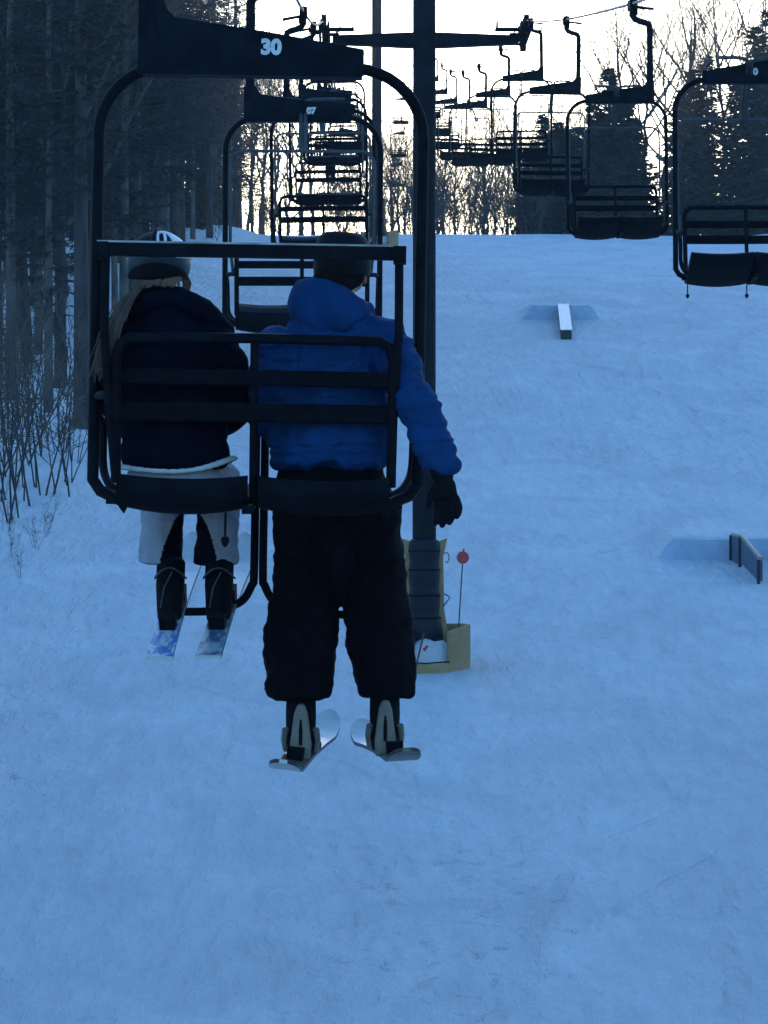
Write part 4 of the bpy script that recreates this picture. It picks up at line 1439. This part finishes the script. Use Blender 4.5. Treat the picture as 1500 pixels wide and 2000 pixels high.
# trousers: one continuous baggy piece
tz = [[((-.045, 12.5, .06), (.08, .1, .09)), ((-.045, 12.66, -.06), (.07, .1, .1)), ((-.043, 12.76, -.2), (.055, .1, .1)), ((-.042, 12.79, -.29), (.026, .07, .05))],
      [((-.135, 12.44, .13), (.13, .14, .07)), ((-.015, 12.44, .13), (.13, .14, .07))],
      [((-.15, 12.46, .10), (.125, .12, .09)), ((-.158, 12.66, -.02), (.125, .12, .11)), ((-.162, 12.80, -.14), (.118, .12, .11)), ((-.172, 12.82, -.33), (.130, .125, .1)), ((-.190, 12.80, -.47), (.136, .13, .1)), ((-.194, 12.80, -.6), (.124, .125, .06)), ((-.194, 12.80, -.678), (.118, .12, .012))],
      [((.0, 12.46, .10), (.125, .12, .09)), ((.057, 12.66, -.02), (.125, .12, .11)), ((.077, 12.80, -.14), (.114, .12, .11)), ((.092, 12.82, -.33), (.124, .125, .1)), ((.108, 12.80, -.48), (.124, .125, .1)), ((.125, 12.80, -.60), (.112, .115, .06)), ((.13, 12.80, -.672), (.102, .11, .012))]]
def tw(c):
    v = Vector((c.x * 7 + c.z * 3, c.y * 6, c.z * 10 - c.x * 5))
    return .011 * (1 - 2.2 * abs(noise.noise(v))) + .005 * (1 - 2 * abs(noise.noise(v * 2.2)))
piece('trousers', blob('trousers', tz, .008, 'blackpants', 4, tw), R)
for x, zz in ((-.186, 0), (.124, .015)):
    bt = [[((x, 12.80, -.66 + zz), (.058, .07, .04)), ((x, 12.78, -.76 + zz), (.06, .08, .05)), ((x, 12.77, -.85 + zz), (.056, .09, .045))], [((x, 12.74, -.875 + zz), (.05, .08, .035)), ((x * .85, 12.98, -.875 + zz), (.05, .08, .035))]]
    b = piece('boot', blob('boot', bt, .008, 'boot', 3), R)
    sp = MB()
    y = 12.665
    pr = [(x - .036, -.91 + zz), (x + .036, -.91 + zz), (x + .040, -.85 + zz), (x + .026, -.74 + zz), (x + .014, -.705 + zz), (x - .010, -.705 + zz), (x - .024, -.74 + zz), (x - .038, -.85 + zz)]
    sp.prism(pr, y - .012, y + .06)
    so = sp.build('spine', 'bootgrey', None, 30)
    bv = so.modifiers.new('b', 'BEVEL'); bv.width = .008; bv.segments = 2
    wparent2(so, b, R)
    sl_ = MB()
    sl_.prism([(x - .006, -.855 + zz), (x + .007, -.855 + zz), (x + .008, -.80 + zz), (x + .004, -.76 + zz), (x - .002, -.76 + zz), (x - .006, -.80 + zz)], y - .0145, y)
    wparent2(sl_.build('slot', 'strap', None, 0), b, R)
    for s in (-1, 1):
        sd2 = MB().tube([(x + s * .056, 12.72, -.80 + zz), (x + s * .06, 12.75, -.84 + zz), (x + s * .054, 12.78, -.88 + zz)], .013, 6)
        wparent2(sd2.build('side_buckle', 'bootgrey'), b, R)
piece('glove', blob('glove', [[((.313, 12.19, .17), .044), ((.322, 12.19, .135), .042)]] + glove_chains(Vector((.322, 12.19, .125)), (.22, .05, -1), (.85, -.5, .15), .45, .98, 1.3), .005, 'glove', 3), R)
piece('glove', blob('glove', glove_chains(Vector((-.2, 12.72, .27)), (.5, .8, -.2), (0, .3, .9), .7), .006, 'glove', 2), R)

# ---------- skis
def ski(tail, tip, width, top, topmat2, label, twin, group, base='skiwhite', roll=0.0):
    tail, tip = Vector(tail), Vector(tip)
    Ln = (tip - tail).length
    e = empty('ski', tail)
    y = (tip - tail).normalized()
    x = y.cross(Vector((0, 0, 1))).normalized()
    if roll:
        x = Quaternion(y, roll) @ x
    z = x.cross(y)
    Rm = Matrix((x, y, z)).transposed()
    e.rotation_euler = Rm.to_euler()
    n = 40
    vs, fs = [], []
    prs = []
    for i in range(n + 1):
        t = .5 - .5 * math.cos(math.pi * i / n)
        s = t * Ln
        w = width * (.5 + .0) * (1 - .13 * math.sin(math.pi * t))
        end = min(1, (1 - t) * Ln / .11)
        w *= math.sqrt(max(.02, 1 - (1 - end) ** 2))
        if twin:
            end0 = min(1, t * Ln / .07)
            w *= .25 + .75 * math.sqrt(max(0, 1 - (1 - end0) ** 2))
        zz = .012 * math.sin(math.pi * t)
        up_ = max(0, s - (Ln - .26)) / .26
        zz += .085 * up_ ** 2
        if twin:
            dn = max(0, .22 - s) / .22
            zz += .05 * dn ** 2
        prs.append((s, w, zz))
    for (s, w, zz) in prs:
        vs += [(-w, s, zz + .008), (w, s, zz + .008), (w, s, zz - .006), (-w, s, zz - .006)]
    mi = []
    for i in range(n):
        a = i * 4
        fs += [(a, a + 1, a + 5, a + 4), (a + 1, a + 2, a + 6, a + 5), (a + 2, a + 3, a + 7, a + 6), (a + 3, a, a + 4, a + 7)]
        t = .5 - .5 * math.cos(math.pi * (i + .5) / n)
        mi += [0 if t < .55 else 1, 2, 3, 2]
    fs += [(0, 3, 2, 1), (n * 4, n * 4 + 1, n * 4 + 2, n * 4 + 3)]
    mi += [3, 2]
    mb = MB().add(vs, fs)
    mb.mi = mi
    bd = mb.build('board', [top, topmat2, 'edge', base], e, 35)
    c = Ln * .36
    MB().box((0, c - .19 + (.04 if twin else 0), .035), (.058, .08, .05)).build('heel_piece', 'boot', e)
    MB().box((0, c + .17, .045), (.07, .1, .06)).build('toe_piece', 'boot', e)
    tag(e, label, 'ski', group)
    return e
ski(P(311, 1286, 12.22), P(379, 1082, 13.72), .096, 'skiblue', 'skiwhite', 'blue patterned ski on the left foot of the rider in pale trousers', False, 'skis on the riders')
ski(P(406, 1284, 12.22), P(480, 1084, 13.72), .094, 'skigrey', 'skiwhite', 'grey-green patterned ski on the right foot of the rider in pale trousers', False, 'skis on the riders')
ski(P(550, 1515, 12.25), P(640, 1430, 13.75), .116, 'skidark', 'skiwhite', 'twin-tip ski on the left foot of the rider in black trousers, tip turned right', True, 'skis on the riders', roll=.12)
ski(P(796, 1492, 12.25), P(708, 1448, 13.75), .116, 'skidark', 'skiwhite', 'twin-tip ski on the right foot of the rider in black trousers, tip turned left', True, 'skis on the riders', base='skidark', roll=-.05)

# ---------- small rider far up the line
c6 = up_chairs[5].location
bx, by, bz = c6.x + XC - .24, c6.y + .02, c6.z - 2.74
K_ = empty('person', (bx, by, bz))
tag(K_, 'small far-off rider in a dark red helmet seated up the left rope', 'person')
def V3(x, y, z): return (bx + x, by + y, bz + z)
piece('body', blob('body', [[(V3(0, 0, .1), (.12, .1, .08)), (V3(0, 0, .38), (.13, .09, .08)), (V3(0, 0, .48), .05)], [(V3(0, .02, .58), (.07, .08, .09))],
      [(V3(-.07, .02, .08), .06), (V3(-.08, .35, .07), .05), (V3(-.08, .37, -.25), .045)], [(V3(.07, .02, .08), .06), (V3(.08, .35, .07), .05), (V3(.08, .37, -.25), .045)]], .02, 'skin', 2), K_)
piece('jacket', blob('jacket', [[(V3(0, 0, .1), (.16, .13, .07)), (V3(0, 0, .4), (.16, .11, .07))], [(V3(-.15, 0, .38), .06), (V3(-.19, .1, .2), .055), (V3(-.1, .3, .16), .045)], [(V3(.15, 0, .38), .06), (V3(.19, .1, .2), .055), (V3(.1, .3, .16), .045)]], .02, 'navyjacket', 2), K_)
piece('trousers', blob('trousers', [[(V3(-.07, .02, .08), .085), (V3(-.08, .36, .07), .07), (V3(-.08, .38, -.2), .065)], [(V3(.07, .02, .08), .085), (V3(.08, .36, .07), .07), (V3(.08, .38, -.2), .065)]], .02, 'blackpants', 2), K_)
piece('helmet', blob('helmet', [[(V3(0, .0, .62), (.125, .14, .115))]], .02, 'redhelmet', 2), K_)
for s in (-1, 1):
    piece('boot', blob('boot', [[(V3(s * .08, .36, -.24), .06), (V3(s * .08, .36, -.36), .055)], [(V3(s * .08, .36, -.37), .05), (V3(s * .08, .52, -.37), .05)]], .02, 'boot', 2), K_)

bpy.data.scenes.remove(WORK)

# ---------------------------------------------------------------- thin winter air
hz = MB().box((0, 440, 25), (640, 960, 94))
ho = hz.build('haze', 'snow', None, 0)
ho.data.materials.clear()
hm_ = bpy.data.materials.new('haze')
hm_.use_nodes = True
nt = hm_.node_tree
nt.nodes.clear()
out = nt.nodes.new('ShaderNodeOutputMaterial')
pv = nt.nodes.new('ShaderNodeVolumePrincipled')
pv.inputs['Color'].default_value = (0.82, 0.91, 1.0, 1)
pv.inputs['Density'].default_value = 0.00026
pv.inputs['Anisotropy'].default_value = 0.2
nt.links.new(pv.outputs[0], out.inputs['Volume'])
ho.data.materials.append(hm_)
tag(ho, 'thin cold haze over the slope', None, None, 'stuff')
